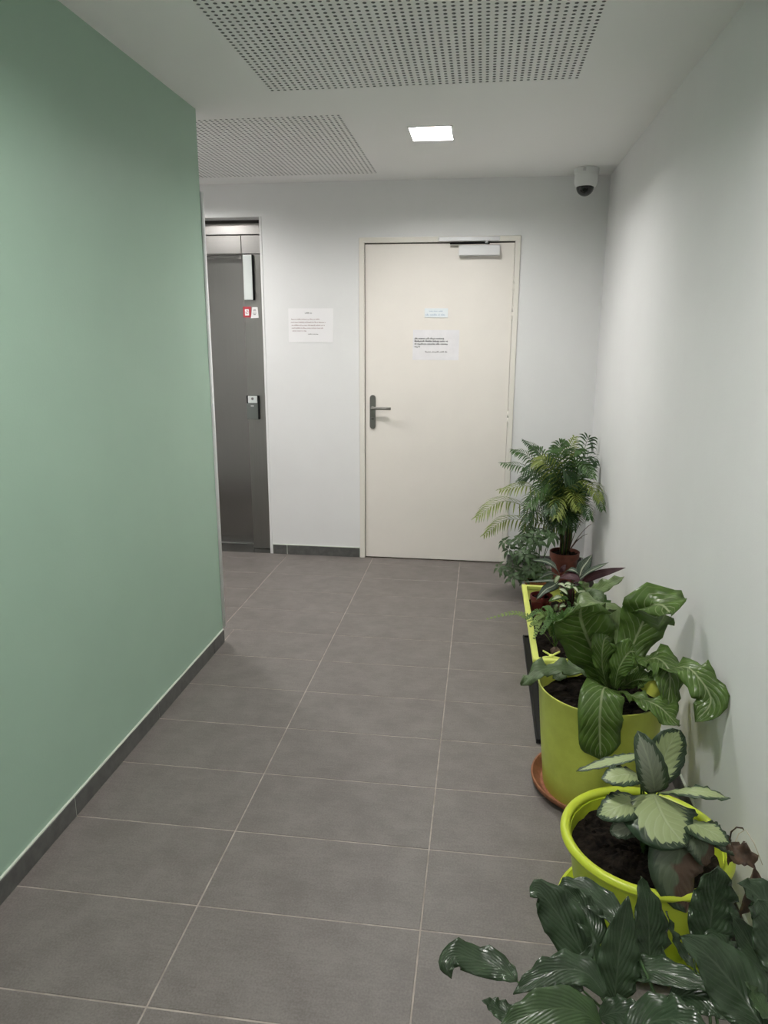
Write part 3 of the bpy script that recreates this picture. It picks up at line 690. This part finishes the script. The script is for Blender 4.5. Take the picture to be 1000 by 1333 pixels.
# withered brown leaf hanging over the right rim, and a dry pale stalk against the wall
mb = MB()
leaf_into(mb, [at(952, 1096, 1.52), at(958, 1108, 1.50), at(972, 1116, 1.49), at(983, 1130, 1.48)], .025, TOCAM+UP*.3, 'lance', 12, 5, .8, .009, 4, 1)
leaf_into(mb, [at(982, 1128, 1.48), at(975, 1148, 1.475), at(966, 1175, 1.47), at(957, 1204, 1.47)], .020, TOCAM+Vector((.4, 0, 0)), 'lance', 12, 5, .9, .006, 4, 2)
leaf_into(mb, [at(950, 1098, 1.51), at(949, 1110, 1.505), at(948, 1126, 1.50)], .008, TOCAM, 'lance', 8, 4, .9, .004, 3, 0)
mb.tube([at(u, v, 1.51) for u, v in ((955, 1108), (950, 1094), (952, 1083), (959, 1077), (967, 1078), (968, 1080))], .0018, .0012)
o = mb.build('withered_leaf', M['dry'], t); md = o.modifiers.new('thickness', 'SOLIDIFY'); md.thickness = .001; md.offset = 0
o['label'] = 'dry brown curled leaf'
mb = MB(); mb.tube([at(u, v, y) for u, v, y in ((948, 1118, 1.54), (962, 1085, 1.56), (971, 1080, 1.55), (982, 1098, 1.53), (993, 1126, 1.51))], .0013, .0009); mb.build('dry_stalk', M['palestalk'], t)

# ---- 3 peace lily at the front
C6 = (.435, 1.075)
t = empty('potted_lily', (*C6, .0), 'dark glossy peace lily plant nearest the viewer, at bottom right', 'plant')
pot(t, C6, [(.090, .0003), (.095, .01), (.112, .12), (.117, .165), (.122, .170), (.122, .180)], .005, 'lime')
soil_disc(t, C6, .110, .160, 8, 20)
def PL(mt, pts, hwpx, nrm, stem=True, **k):
    P = [at(*p) for p in pts]; d = (P[len(P)//2]-CAM).dot(CF)
    kk = dict(prof='lance', nu=18, nv=8, fold=.22, wave=.004, nw=5, ph=rnd.uniform(0, 6)); kk.update(k)
    o = leaf(t, M[mt], P, hwpx*d/FPX, nrm, **kk)
    if stem:
        a = rnd.uniform(0, 6.28); q = rnd.uniform(.0, .045)
        b = Vector((C6[0]+q*math.cos(a)-.01, C6[1]+q*math.sin(a)+.02, .158)); dr = (P[0]-P[1]).normalized()
        mb = MB(); mb.tube(bez(b, P[0]+dr*min(.10, (P[0]-b).length*.5), P[0], 10), .0036, .0022); mb.build('stalk', M['stem'], o)
    return o
R_, L_ = Vector((1, 0, 0)), Vector((-1, 0, 0))
PL('lily', [(674, 1278, 1.22), (655, 1262, 1.24), (622, 1250, 1.25), (592, 1244, 1.24), (582, 1258, 1.22), (588, 1274, 1.21)], 19, [UP+TOCAM*.7, UP+TOCAM*.6, UP+TOCAM*.4, TOCAM+UP*.2], wave=.007, nw=4, fold=.1)
PL('lily', [(773, 1278, 1.20), (758, 1240, 1.24), (728, 1192, 1.27), (703, 1162, 1.28), (690, 1166, 1.27)], 27, [TOCAM+R_*.1, TOCAM+UP*.3, UP+TOCAM*.5], wave=.006, fold=.2)
PL('lily', [(772, 1236, 1.24), (770, 1205, 1.27), (752, 1172, 1.30), (733, 1152, 1.31)], 19, [TOCAM+R_*.4, TOCAM+UP*.3], fold=.3)
PL('lily', [(812, 1212, 1.25), (796, 1188, 1.29), (765, 1164, 1.32), (738, 1156, 1.33), (724, 1164, 1.325)], 19, [UP+TOCAM*.6, UP+TOCAM*.5, UP+TOCAM*.4], wave=.005)
PL('lily', [(800, 1308, 1.17), (803, 1270, 1.19), (808, 1222, 1.215), (818, 1166, 1.24)], 28, [TOCAM, TOCAM+L_*.15], wave=.004, fold=.16)
PL('lily', [(846, 1258, 1.24), (845, 1225, 1.265), (843, 1185, 1.29), (834, 1140, 1.315)], 26, [TOCAM+R_*.2, TOCAM+R_*.2], wave=.006, fold=.2)
PL('lily', [(923, 1240, 1.22), (925, 1205, 1.24), (930, 1165, 1.26), (935, 1128, 1.27)], 31, [TOCAM+L_*.1, TOCAM+L_*.1], wave=.008, fold=.12, prof='oval')
PL('lily', [(812, 1268, 1.21), (845, 1263, 1.20), (890, 1275, 1.17), (938, 1290, 1.14)], 21, [UP+TOCAM*.25, UP+TOCAM*.3], wave=.004)
PL('lily', [(998, 1345, 1.02), (968, 1300, 1.06), (928, 1250, 1.09), (884, 1219, 1.10)], 37, [TOCAM+UP*.4, TOCAM+UP*.3, UP+TOCAM*.5], wave=.004, fold=.15)
PL('lily', [(1010, 1300, 1.10), (992, 1258, 1.14), (972, 1222, 1.17), (950, 1188, 1.18)], 22, [TOCAM+R_*.3, TOCAM+UP*.4], fold=.2)
PL('lily', [(1030, 1250, 1.14), (1010, 1205, 1.18), (985, 1165, 1.21), (962, 1150, 1.21)], 28, [TOCAM+UP*.5, UP+TOCAM*.6], wave=.006)
PL('lily', [(1040, 1290, 1.06), (1015, 1240, 1.10), (1000, 1195, 1.12), (985, 1170, 1.13)], 30, [TOCAM+L_*.4, TOCAM+UP*.4], wave=.006)
PL('lily', [(790, 1300, 1.15), (765, 1268, 1.17), (730, 1262, 1.17), (695, 1276, 1.15), (668, 1294, 1.13)], 20, [UP+TOCAM*.3, UP+TOCAM*.6, UP+TOCAM*.6], wave=.006)
PL('lily2', [(785, 1336, 1.10), (755, 1316, 1.10), (715, 1313, 1.09), (675, 1328, 1.07), (645, 1348, 1.05)], 25, [UP+TOCAM*.4, UP+TOCAM*.6, UP+TOCAM*.7], wave=.005, fold=.15)
PL('lily', [(680, 1328, 1.10), (660, 1320, 1.115), (642, 1310, 1.12), (628, 1302, 1.12)], 13, [UP+TOCAM*.3, UP+TOCAM*.3], wave=.003)
PL('lily', [(812, 1358, 1.06), (850, 1330, 1.08), (890, 1330, 1.06), (930, 1352, 1.03)], 30, [UP+TOCAM*.5, UP+TOCAM*.5], wave=.005)
PL('lily2', [(944, 1252, 1.23), (958, 1246, 1.235), (972, 1246, 1.235), (986, 1252, 1.23)], 13, [TOCAM+UP*.4, TOCAM+UP*.4], prof='oval', fold=.08)
PL('lily2', [(1012, 1345, 1.00), (1000, 1325, 1.02), (985, 1300, 1.04), (972, 1278, 1.05)], 15, [TOCAM+R_*.7, TOCAM+R_*.7])
PL('lily', [(905, 1262, 1.22), (892, 1245, 1.24), (878, 1218, 1.26), (868, 1186, 1.28)], 7, [TOCAM+R_*.6, TOCAM+R_*.6])
PL('lily', [(960, 1260, 1.2), (945, 1240, 1.215), (930, 1225, 1.22), (912, 1238, 1.20)], 18, [UP+TOCAM*.6, UP+TOCAM*.6])
PL('lily', [(780, 1325, 1.13), (800, 1318, 1.13), (825, 1320, 1.12), (850, 1335, 1.10)], 18, [UP+TOCAM*.6, UP+TOCAM*.6])
PL('lily', [(870, 1300, 1.16), (905, 1296, 1.15), (935, 1310, 1.13), (960, 1335, 1.10)], 24, [UP+TOCAM*.6, UP+TOCAM*.6])
PL('lily', [(760, 1290, 1.19), (745, 1275, 1.20), (760, 1252, 1.21), (776, 1225, 1.23)], 12, [TOCAM+L_*.6, TOCAM+L_*.6])
for (u, v, y) in ((862, 1232, 1.26), (905, 1210, 1.25)):                 # young rolled leaves
    p = at(u, v, y); b = Vector((C6[0]+rnd.uniform(-.03, .03), C6[1]+.03, .158)); mb = MB(); mb.tube(bez(b, (b+p)/2+Vector((.01, .03, .02)), p, 10), .0045, .001); mb.build('rolled_leaf', M['lily2'], t)

# ---- 4 rectangular lime trough on a black tray
TXa, TXb, TYa, TYb, TZ = .243, .600, 2.765, 3.690, .205
mb = MB()
def frustum_shell(mb, o0, o1, i0, i1):
    """rings of (x0, x1, y0, y1, z)"""
    rings = [o0, o1, i1, i0]; V = []
    for x0, x1, y0, y1, z in rings: V += [(x0, y0, z), (x1, y0, z), (x1, y1, z), (x0, y1, z)]
    F = [(3, 2, 1, 0), (12, 13, 14, 15)]
    for k in range(3):
        for i in range(4):
            j = (i+1) % 4; F.append((k*4+i, k*4+j, k*4+4+j, k*4+4+i))
    mb.add(V, F)
tz0 = .0225
t = empty('trough_planter', ((TXa+TXb)/2, (TYa+TYb)/2, tz0), 'pale lime rectangular trough planter on a black tray along the right wall', 'planter')
frustum_shell(mb, (TXa+.045, TXb-.045, TYa+.05, TYb-.05, tz0), (TXa+.012, TXb-.012, TYa+.012, TYb-.012, TZ-.012), (TXa+.05, TXb-.05, TYa+.055, TYb-.055, tz0+.006), (TXa+.018, TXb-.018, TYa+.018, TYb-.018, TZ-.012))
tb = mb.build('trough_body', M['lime3'], t, fix=True)
mb = MB(); rw = .026
mb.bbox((TXa, TYa, TZ-.020), (TXa+rw, TYb, TZ), .004, 2); mb.bbox((TXb-rw, TYa, TZ-.020), (TXb, TYb, TZ), .004, 2)
mb.bbox((TXa+rw-.004, TYa, TZ-.0205), (TXb-rw+.004, TYa+rw, TZ-.0005), .004, 2); mb.bbox((TXa+rw-.004, TYb-rw, TZ-.0205), (TXb-rw+.004, TYb, TZ-.0005), .004, 2)
mb.build('rim', M['lime3'], tb)
# soil bed
mb = MB(); R = random.Random(4); nx, ny = 14, 34; sx0, sx1, sy0, sy1 = TXa+.030, TXb-.030, TYa+.032, TYb-.032; V = []; F = []
for j in range(ny+1):
    for i in range(nx+1): V.append((sx0+(sx1-sx0)*i/nx, sy0+(sy1-sy0)*j/ny, .128+R.uniform(-.006, .008)))
for j in range(ny):
    for i in range(nx):
        q = j*(nx+1)+i; F.append((q, q+1, q+nx+2, q+nx+1))
mb.add(V, F); tag(mb.build('soil', M['soil'], t), kind='stuff')
# moulded bow-shaped clip on the near inner edge
mb = MB(); ck = at(719, 838, TYa+.05)
for sx in (-1, 1):
    mb.tube([(ck.x, TYa+.05, TZ-.005), (ck.x+sx*.016, TYa+.055, TZ+.004), (ck.x+sx*.034, TYa+.066, TZ+.010)], .0055, .0035, n=8); mb.tube([(ck.x, TYa+.045, TZ-.008), (ck.x+sx*.018, TYa+.036, TZ-.004), (ck.x+sx*.036, TYa+.026, TZ-.002)], .0055, .004, n=8)
mb.lathe([(.010, TZ-.030), (.012, TZ-.010), (.009, TZ+.002), (.001, TZ+.004)], (ck.x, TYa+.048, 0), 16); mb.build('clip', M['lime3'], t, fix=True)
# tray
t = empty('plant_tray', (.42, 2.97, 0), 'black plastic tray under the lime trough planter', 'tray')
mb = MB(); a0, a1, b0, b1 = .246, .610, 2.47, 3.45
mb.box((a0+.006, b0+.006, .0003), (a1-.006, b1-.006, .010)); mb.build('tray_base', M['dark'], t)
mb = MB(); mb.bbox((a0, b0, .0005), (a0+.008, b1, .020), .002, 1); mb.bbox((a1-.008, b0, .0005), (a1, b1, .020), .002, 1); mb.bbox((a0+.008, b0, .0005), (a1-.008, b0+.008, .0195), .002, 1); mb.bbox((a0+.008, b1-.008, .0005), (a1-.008, b1, .0195), .002, 1); mb.build('tray_lip', M['dark'], t)
mb = MB()
for k in range(5): mb.box((a0+.035+k*.07, b0+.008, .010), (a0+.047+k*.07, b1-.008, .0218))
mb.build('tray_ribs', M['dark'], t)

# ---- frond helper: a rachis with leaflets on both sides
def frond_into(mb, pts, ll, lw, n, nrm, start=.25, droop=.35, ang=55, seed=0, fold=.3, taper=.45, nu=5):
    R = random.Random(seed); C = curve(pts, 40); nrm = Vector(nrm)
    mb.tube(C[::2], .0026*max(.6, ll/.1), .0008, n=5)
    for k in range(n):
        t = start + (1-start)*(k+.5)/n; i = min(39, int(t*40)); f = t*40-i
        p = C[i].lerp(C[i+1], f); tg = (C[min(40, i+1)]-C[max(0, i-1)]).normalized()
        nn = (nrm - tg*nrm.dot(tg)).normalized(); sd = tg.cross(nn)
        u = (t-start)/(1-start); L = ll*(math.sin(math.pi*(.16+.84*u)**.8)*(1-taper)+taper*(1-u*.55)) * R.uniform(.88, 1.1)
        for s in (-1, 1):
            a = math.radians(ang*(1-.45*u)*R.uniform(.9, 1.1)); d = (tg*math.cos(a)+sd*s*math.sin(a)+nn*.15).normalized()
            g = Vector((0, 0, -1)); q1 = p+d*L*.5+g*droop*L*.10; q2 = p+d*L*.98+g*droop*L*.5
            if q2.x > XR-.012: q2.x = XR-.012
            if q1.x > XR-.010: q1.x = XR-.010
            if q2.y > D-.012: q2.y = D-.012
            leaf_into(mb, [p, q1, q2], lw, nn+UP*.2, 'lance', nu, 2, fold, 0, 1)
    return mb
# ---- palm in the far corner
CP = (.535, 4.34)
t = empty('potted_palm', (*CP, 0), 'feathery green palm in a brown pot in the far corner', 'plant')
pot(t, CP, [(.062, .0003), (.064, .01), (.080, .165), (.089, .168), (.090, .205)], .004, 'terra2', n=40)
soil_disc(t, CP, .078, .188, 11, 12)
def cane(a, r, h):
    p = Vector((CP[0]+r*math.cos(a), CP[1]+r*math.sin(a), .186)); return p, p+Vector((math.cos(a)*h*.10, math.sin(a)*h*.06, h))
mb = MB()
for k in range(7):
    p, q = cane(k*.9, .02+.01*(k % 3), .14+.04*(k % 3)); mb.tube([p, (p+q)/2+Vector((.004, 0, 0)), q], .0045, .0035)
mb.build('canes', M['brownstem'], t)
FP = [  # tip, middle of the arch (frame u, v, depth), leaflet length, material, side the frond faces
    ((681, 573, 4.22), (702, 590, 4.26), .085, 'palm_d', 0), ((653, 603, 4.12), (688, 612, 4.20), .105, 'palm', 0),
    ((651, 638, 4.04), (692, 634, 4.14), .115, 'palm_y', 0), ((620, 674, 3.98), (658, 652, 4.10), .110, 'palm_y', 0),
    ((630, 697, 4.00), (662, 676, 4.12), .090, 'palm_y', 0), ((748, 569, 4.42), (738, 600, 4.36), .110, 'palm_y', 1),
    ((771, 583, 4.40), (764, 574, 4.38), .085, 'palm_d', 1), ((776, 602, 4.24), (764, 598, 4.28), .095, 'palm_d', 1),
    ((781, 652, 3.84), (766, 628, 4.02), .095, 'palm_y', 1), ((785, 664, 3.86), (772, 640, 4.05), .080, 'palm', 1), ((772, 622, 3.9), (758, 606, 4.1), .095, 'palm', 1), ((735, 574, 4.30), (728, 588, 4.30), .09, 'palm', 2), ((667, 586, 4.25), (692, 598, 4.28), .10, 'palm', 0), ((768, 676, 3.92), (758, 655, 4.06), .085, 'palm_d', 1), ((715, 668, 4.02), (720, 650, 4.12), .10, 'palm_d', 0),
    ((724, 674, 4.00), (728, 648, 4.12), .105, 'palm_y', 0), ((752, 664, 3.98), (746, 642, 4.12), .10, 'palm_y', 1), ((696, 598, 4.18), (716, 606, 4.14), .10, 'palm_y', 2), ((690, 650, 4.06), (716, 628, 4.12), .105, 'palm', 2),
    ((682, 614, 4.16), (712, 604, 4.22), .105, 'palm_d', 2), ((722, 584, 4.24), (730, 598, 4.18), .110, 'palm', 2),
    ((771, 612, 4.08), (748, 604, 4.18), .105, 'palm_d', 2), ((690, 660, 4.02), (700, 645, 4.12), .095, 'palm', 0),
    ((722, 582, 4.46), (724, 600, 4.42), .100, 'palm_d', 1), ((705, 598, 4.48), (714, 604, 4.42), .100, 'palm', 0),
    ((762, 640, 4.30), (752, 628, 4.32), .090, 'palm_d', 1), ((704, 634, 4.24), (730, 622, 4.36), .11, 'palm_d', 2),
    ((676, 626, 4.26), (698, 620, 4.30), .10, 'palm_d', 0), ((757, 588, 4.18), (748, 590, 4.26), .10, 'palm', 2),
    ((716, 692, 4.10), (720, 664, 4.18), .07, 'palm_d', 0), ((747, 690, 4.10), (742, 664, 4.2), .07, 'palm_d', 1), ((731, 694, 4.05), (730, 668, 4.16), .075, 'palm', 0), ((694, 582, 4.36), (706, 596, 4.34), .095, 'palm', 0), ((758, 604, 4.3), (750, 606, 4.3), .1, 'palm_d', 1), ((752, 632, 4.16), (732, 610, 4.2), .1, 'palm_d', 2), ((684, 676, 4.04), (698, 656, 4.14), .1, 'palm_d', 0), ((680, 690, 4.10), (700, 672, 4.18), .085, 'palm', 0)]
for k, (tp, md_, L, mt, side) in enumerate(FP):
    a = k*1.1; b, q = cane(a, .02, .15); tip, mid = at(*tp), at(*md_)
    low = Vector((q.x*.7+mid.x*.3, q.y*.7+mid.y*.3, q.z+max(.0, (mid.z-q.z)*.45)))
    nrm = [UP+TOCAM*.5+L_*.2, UP+TOCAM*.5+R_*.2, UP*.3+TOCAM][side]
    mb = MB(); frond_into(mb, [b, q, low, mid, tip], L*1.45, .0046, 24, nrm, .40, .9, 62, k)
    mb.build('frond', M[mt], t)
mb = MB()                                                               # bare dry twigs low on the right
for (u, v) in ((765, 695), (770, 682), (758, 700), (757, 678)):
    p = at(u, v, 4.27); b = Vector((CP[0]+.02, CP[1], .19)); mb.tube(bez(b, (b+p)/2+Vector((0, 0, .05)), p), .0028, .0012, n=5)
mb.build('twigs', M['brownstem'], t)

# ---- umbrella plant in the orange pot
CS = (.352, 4.03)
t = empty('potted_umbrella_plant', (*CS, 0), 'bushy blue-green umbrella plant in an orange pot, between palm and trough', 'plant')
pot(t, CS, [(.050, .0003), (.052, .008), (.066, .098), (.072, .100), (.073, .124)], .004, 'orange', n=36)
soil_disc(t, CS, .060, .108, 12, 8)
R = random.Random(21); spots = []
for k in range(36):
    for _ in range(30):
        u, v = R.uniform(654, 732), R.uniform(682, 752)
        if ((u-692)/42)**2 + ((v-722)/36)**2 < 1.0 and not (u > 712 and v > 712): break
    spots.append((u, v, R.uniform(3.86, 4.16)))
spots += [(655, 741, 3.98), (668, 752, 3.93), (650, 738, 3.97), (690, 688, 4.12), (705, 690, 4.10), (716, 694, 4.08), (676, 700, 4.05), (663, 715, 4.0)]
for k, (u, v, y) in enumerate(spots):
    p = at(u, v, y); b = Vector((CS[0]+R.uniform(-.02, .02), CS[1]+R.uniform(-.02, .02), .108)); ax = (UP*.9 + (p-Vector((CS[0], CS[1], p.z)))*4 + TOCAM*.55).normalized()
    a0 = ax.orthogonal().normalized(); b0 = ax.cross(a0); mb = MB(); n = R.choice((5, 6, 7, 7)); L = R.uniform(.046, .066)
    for q in range(n):
        ang = 2*math.pi*q/n + R.uniform(-.15, .15); d = a0*math.cos(ang)+b0*math.sin(ang)
        leaf_into(mb, [p+d*.006, p+d*L*.55-ax*L*.05, p+d*L-ax*L*.42], L*.17, ax, 'lance', 5, 2, .18, 0, 1)
    lf = mb.build('leaf', M['scheff'], t)
    mb = MB(); mb.tube(bez(b, (b+p)/2+Vector((0, 0, .05)), p, 5), .0022, .0014, n=5); mb.build('stalk', M['stem'], lf)

# ---- striped maroon plant in a burgundy pot standing in the trough
def small_pot(tt, c, z0, h, r, m):
    pot(tt, c, [(r*.72, z0), (r*.74, z0+.006), (r*.93, z0+h*.78), (r, z0+h*.80), (r, z0+h)], .003, m, n=32)
    soil_disc(tt, c, r*.88, z0+h*.86, 31, 8)
CB = (.325, 3.43); zb = .138
t = empty('potted_striped_plant', (*CB, zb), 'plant with white-striped green and maroon leaves in a burgundy pot in the trough', 'plant')
small_pot(t, CB, zb, .105, .055, 'burgundy')
def ST(mt, pts, hwpx, nrm, **k):
    P = [at(*p) for p in pts]; d = (P[len(P)//2]-CAM).dot(CF)
    for p in P: p.x = min(p.x, XR-.008)
    kk = dict(prof='lance', nu=12, nv=6, fold=.2, wave=.001, nw=3); kk.update(k)
    o = leaf(t, M[mt], P, hwpx*d/FPX, nrm, **kk); b = Vector((CB[0]+rnd.uniform(-.015, .02), CB[1]+rnd.uniform(-.015, .015), zb+.09))
    mb = MB(); mb.tube(bez(b, (b+P[0])/2+Vector((.01, 0, .03)), P[0], 6), .0028, .002, n=6); mb.build('stalk', M['burgundy'], o)
ST('strom', [(729, 749, 3.40), (722, 738, 3.36), (710, 731, 3.34), (692, 729, 3.33)], 6.5, [UP+TOCAM*.7, UP+TOCAM*.6])
ST('strom', [(729, 751, 3.39), (720, 747, 3.35), (712, 748, 3.33), (702, 753, 3.32)], 4.2, UP+TOCAM*.3)
ST('strom', [(728, 757, 3.38), (720, 763, 3.33), (710, 768, 3.30), (698, 781, 3.28)], 7, UP+TOCAM*.8)
ST('strom', [(754, 752, 3.42), (758, 740, 3.44), (764, 732, 3.46), (771, 722, 3.48)], 8, TOCAM+UP*.3)
ST('strom', [(755, 754, 3.40), (766, 745, 3.38), (778, 739, 3.36), (793, 732, 3.34)], 5.5, UP+TOCAM*.5)
ST('strom_m', [(757, 758, 3.38), (772, 750, 3.36), (792, 744, 3.34), (815, 739, 3.33)], 5.5, TOCAM+UP*.3)
ST('strom_m', [(729, 752, 3.37), (738, 750, 3.34), (748, 752, 3.32), (756, 760, 3.30)], 8, UP+TOCAM*.7)
ST('strom', [(733, 748, 3.40), (741, 742, 3.37), (748, 743, 3.35), (754, 748, 3.34)], 5, UP+TOCAM*.5)
ST('strom_m', [(731, 756, 3.36), (737, 764, 3.34), (741, 776, 3.33), (740, 796, 3.33)], 8, TOCAM+UP*.2, prof='oval')
ST('strom_m', [(752, 756, 3.39), (756, 760, 3.36), (762, 764, 3.34), (766, 772, 3.33)], 6, UP+TOCAM*.5)
ST('strom', [(727, 758, 3.42), (718, 756, 3.44), (700, 757, 3.46), (676, 758, 3.47)], 3, UP+TOCAM*.3)
ST('strom_m', [(730, 745, 3.42), (733, 740, 3.42), (737, 735, 3.43)], 3.5, TOCAM)

# ---- variegated plant, right beside it
CV = (.445, 3.36)
t = empty('potted_variegated_plant', (*CV, .138), 'small cream-variegated plant with thin leaves in the trough, beside striped plant', 'plant')
small_pot(t, CV, .138, .085, .045, 'burgundy')
R = random.Random(5)
for k in range(34):
    p = at(R.uniform(722, 756), R.uniform(757, 806), R.uniform(3.20, 3.42)); b = Vector((CV[0]+R.uniform(-.02, .02), CV[1]+R.uniform(-.02, .02), .212)); d = Vector((R.uniform(-1, 1), R.uniform(-1, .3), R.uniform(-.4, .9))).normalized()*R.uniform(.035, .055)
    lf = leaf(t, M['vari'] if R.random() < .7 else M['fern'], [p, p+d*.5+Vector((0, 0, .006)), p+d], R.uniform(.008, .013), UP+TOCAM, prof='oval', nu=6, nv=4, fold=.2)
    mb = MB(); mb.tube(bez(b, (b+p)/2+Vector((0, 0, .03)), p, 5), .0016, .001, n=5); mb.build('stalk', M['stem'], lf)

# ---- pale wavy fern at the back right of the trough, by the wall
CW = (.505, 3.30)
t = empty('wavy_fern', (*CW, .13), 'pale green wavy-edged fern in the trough leaning on the right wall', 'plant')
mb = MB(); mb.lathe([(.028, .124), (.024, .140), (.012, .155), (.004, .16)], (*CW, 0), 16); mb.build('crown', M['brownstem'], t, fix=True)
def WF(mt, pts, hwpx, nrm, **k):
    P = [Vector((CW[0], CW[1], .15))] + [at(*p) for p in pts]; d = (P[2]-CAM).dot(CF)
    for p in P: p.x = min(p.x, XR-.012)
    kk = dict(prof='strap', nu=24, nv=6, fold=.12, wave=.009, nw=8); kk.update(k); leaf(t, M[mt], P, hwpx*d/FPX, nrm, **kk)
WF('nestpale', [(757, 790, 3.26), (768, 776, 3.24), (785, 764, 3.22), (813, 751, 3.20)], 9, [TOCAM+UP*.5, UP+TOCAM*.8])
WF('nestgrey', [(760, 792, 3.22), (768, 779, 3.18), (776, 776, 3.15), (783, 788, 3.12)], 10, [TOCAM+UP*.4, TOCAM+UP*.5], wave=.004, nw=4)
WF('fern', [(762, 796, 3.24), (772, 786, 3.24), (782, 780, 3.22), (796, 790, 3.18)], 8, [UP+TOCAM*.6, UP+TOCAM*.6])
WF('nestpale', [(752, 792, 3.30), (756, 778, 3.32), (760, 766, 3.33), (758, 756, 3.34)], 8, [TOCAM, TOCAM])

# ---- feathery fern at the near end of the trough
CFN = (.360, 3.02)
t = empty('feathery_fern', (*CFN, .13), 'feathery light green fern spilling over the left rim of the trough', 'plant')
mb = MB(); mb.lathe([(.026, .124), (.022, .138), (.010, .150), (.003, .155)], (*CFN, 0), 16); mb.build('crown', M['brownstem'], t, fix=True)
FF = [((633, 806, 3.02), (672, 798, 3.06), .030, 'fern_y'), ((695, 832, 2.90), (704, 806, 2.98), .034, 'fern_y'), ((684, 806, 2.98), (702, 796, 3.02), .030, 'fern'),
      ((704, 826, 2.90), (716, 806, 2.96), .034, 'fern'), ((742, 810, 2.96), (736, 798, 3.0), .036, 'fern'), ((728, 822, 2.90), (730, 806, 2.96), .032, 'fern'),
      ((700, 796, 3.16), (712, 790, 3.10), .030, 'fern'), ((754, 802, 2.98), (744, 794, 3.02), .036, 'fern'), ((712, 818, 2.92), (718, 800, 3.0), .036, 'fern'), ((690, 816, 2.94), (706, 800, 3.0), .034, 'fern_y')]
for k, (tp, md_, L, mt) in enumerate(FF):
    tip, mid = at(*tp), at(*md_); mb = MB(); b = Vector((CFN[0], CFN[1], .148))
    frond_into(mb, [b, (b+mid)/2+Vector((0, 0, .03)), mid, tip], L, .0048, 20, UP+TOCAM*.4, .18, .4, 68, 100+k, .15, .35, 4)
    mb.build('frond', M[mt], t)
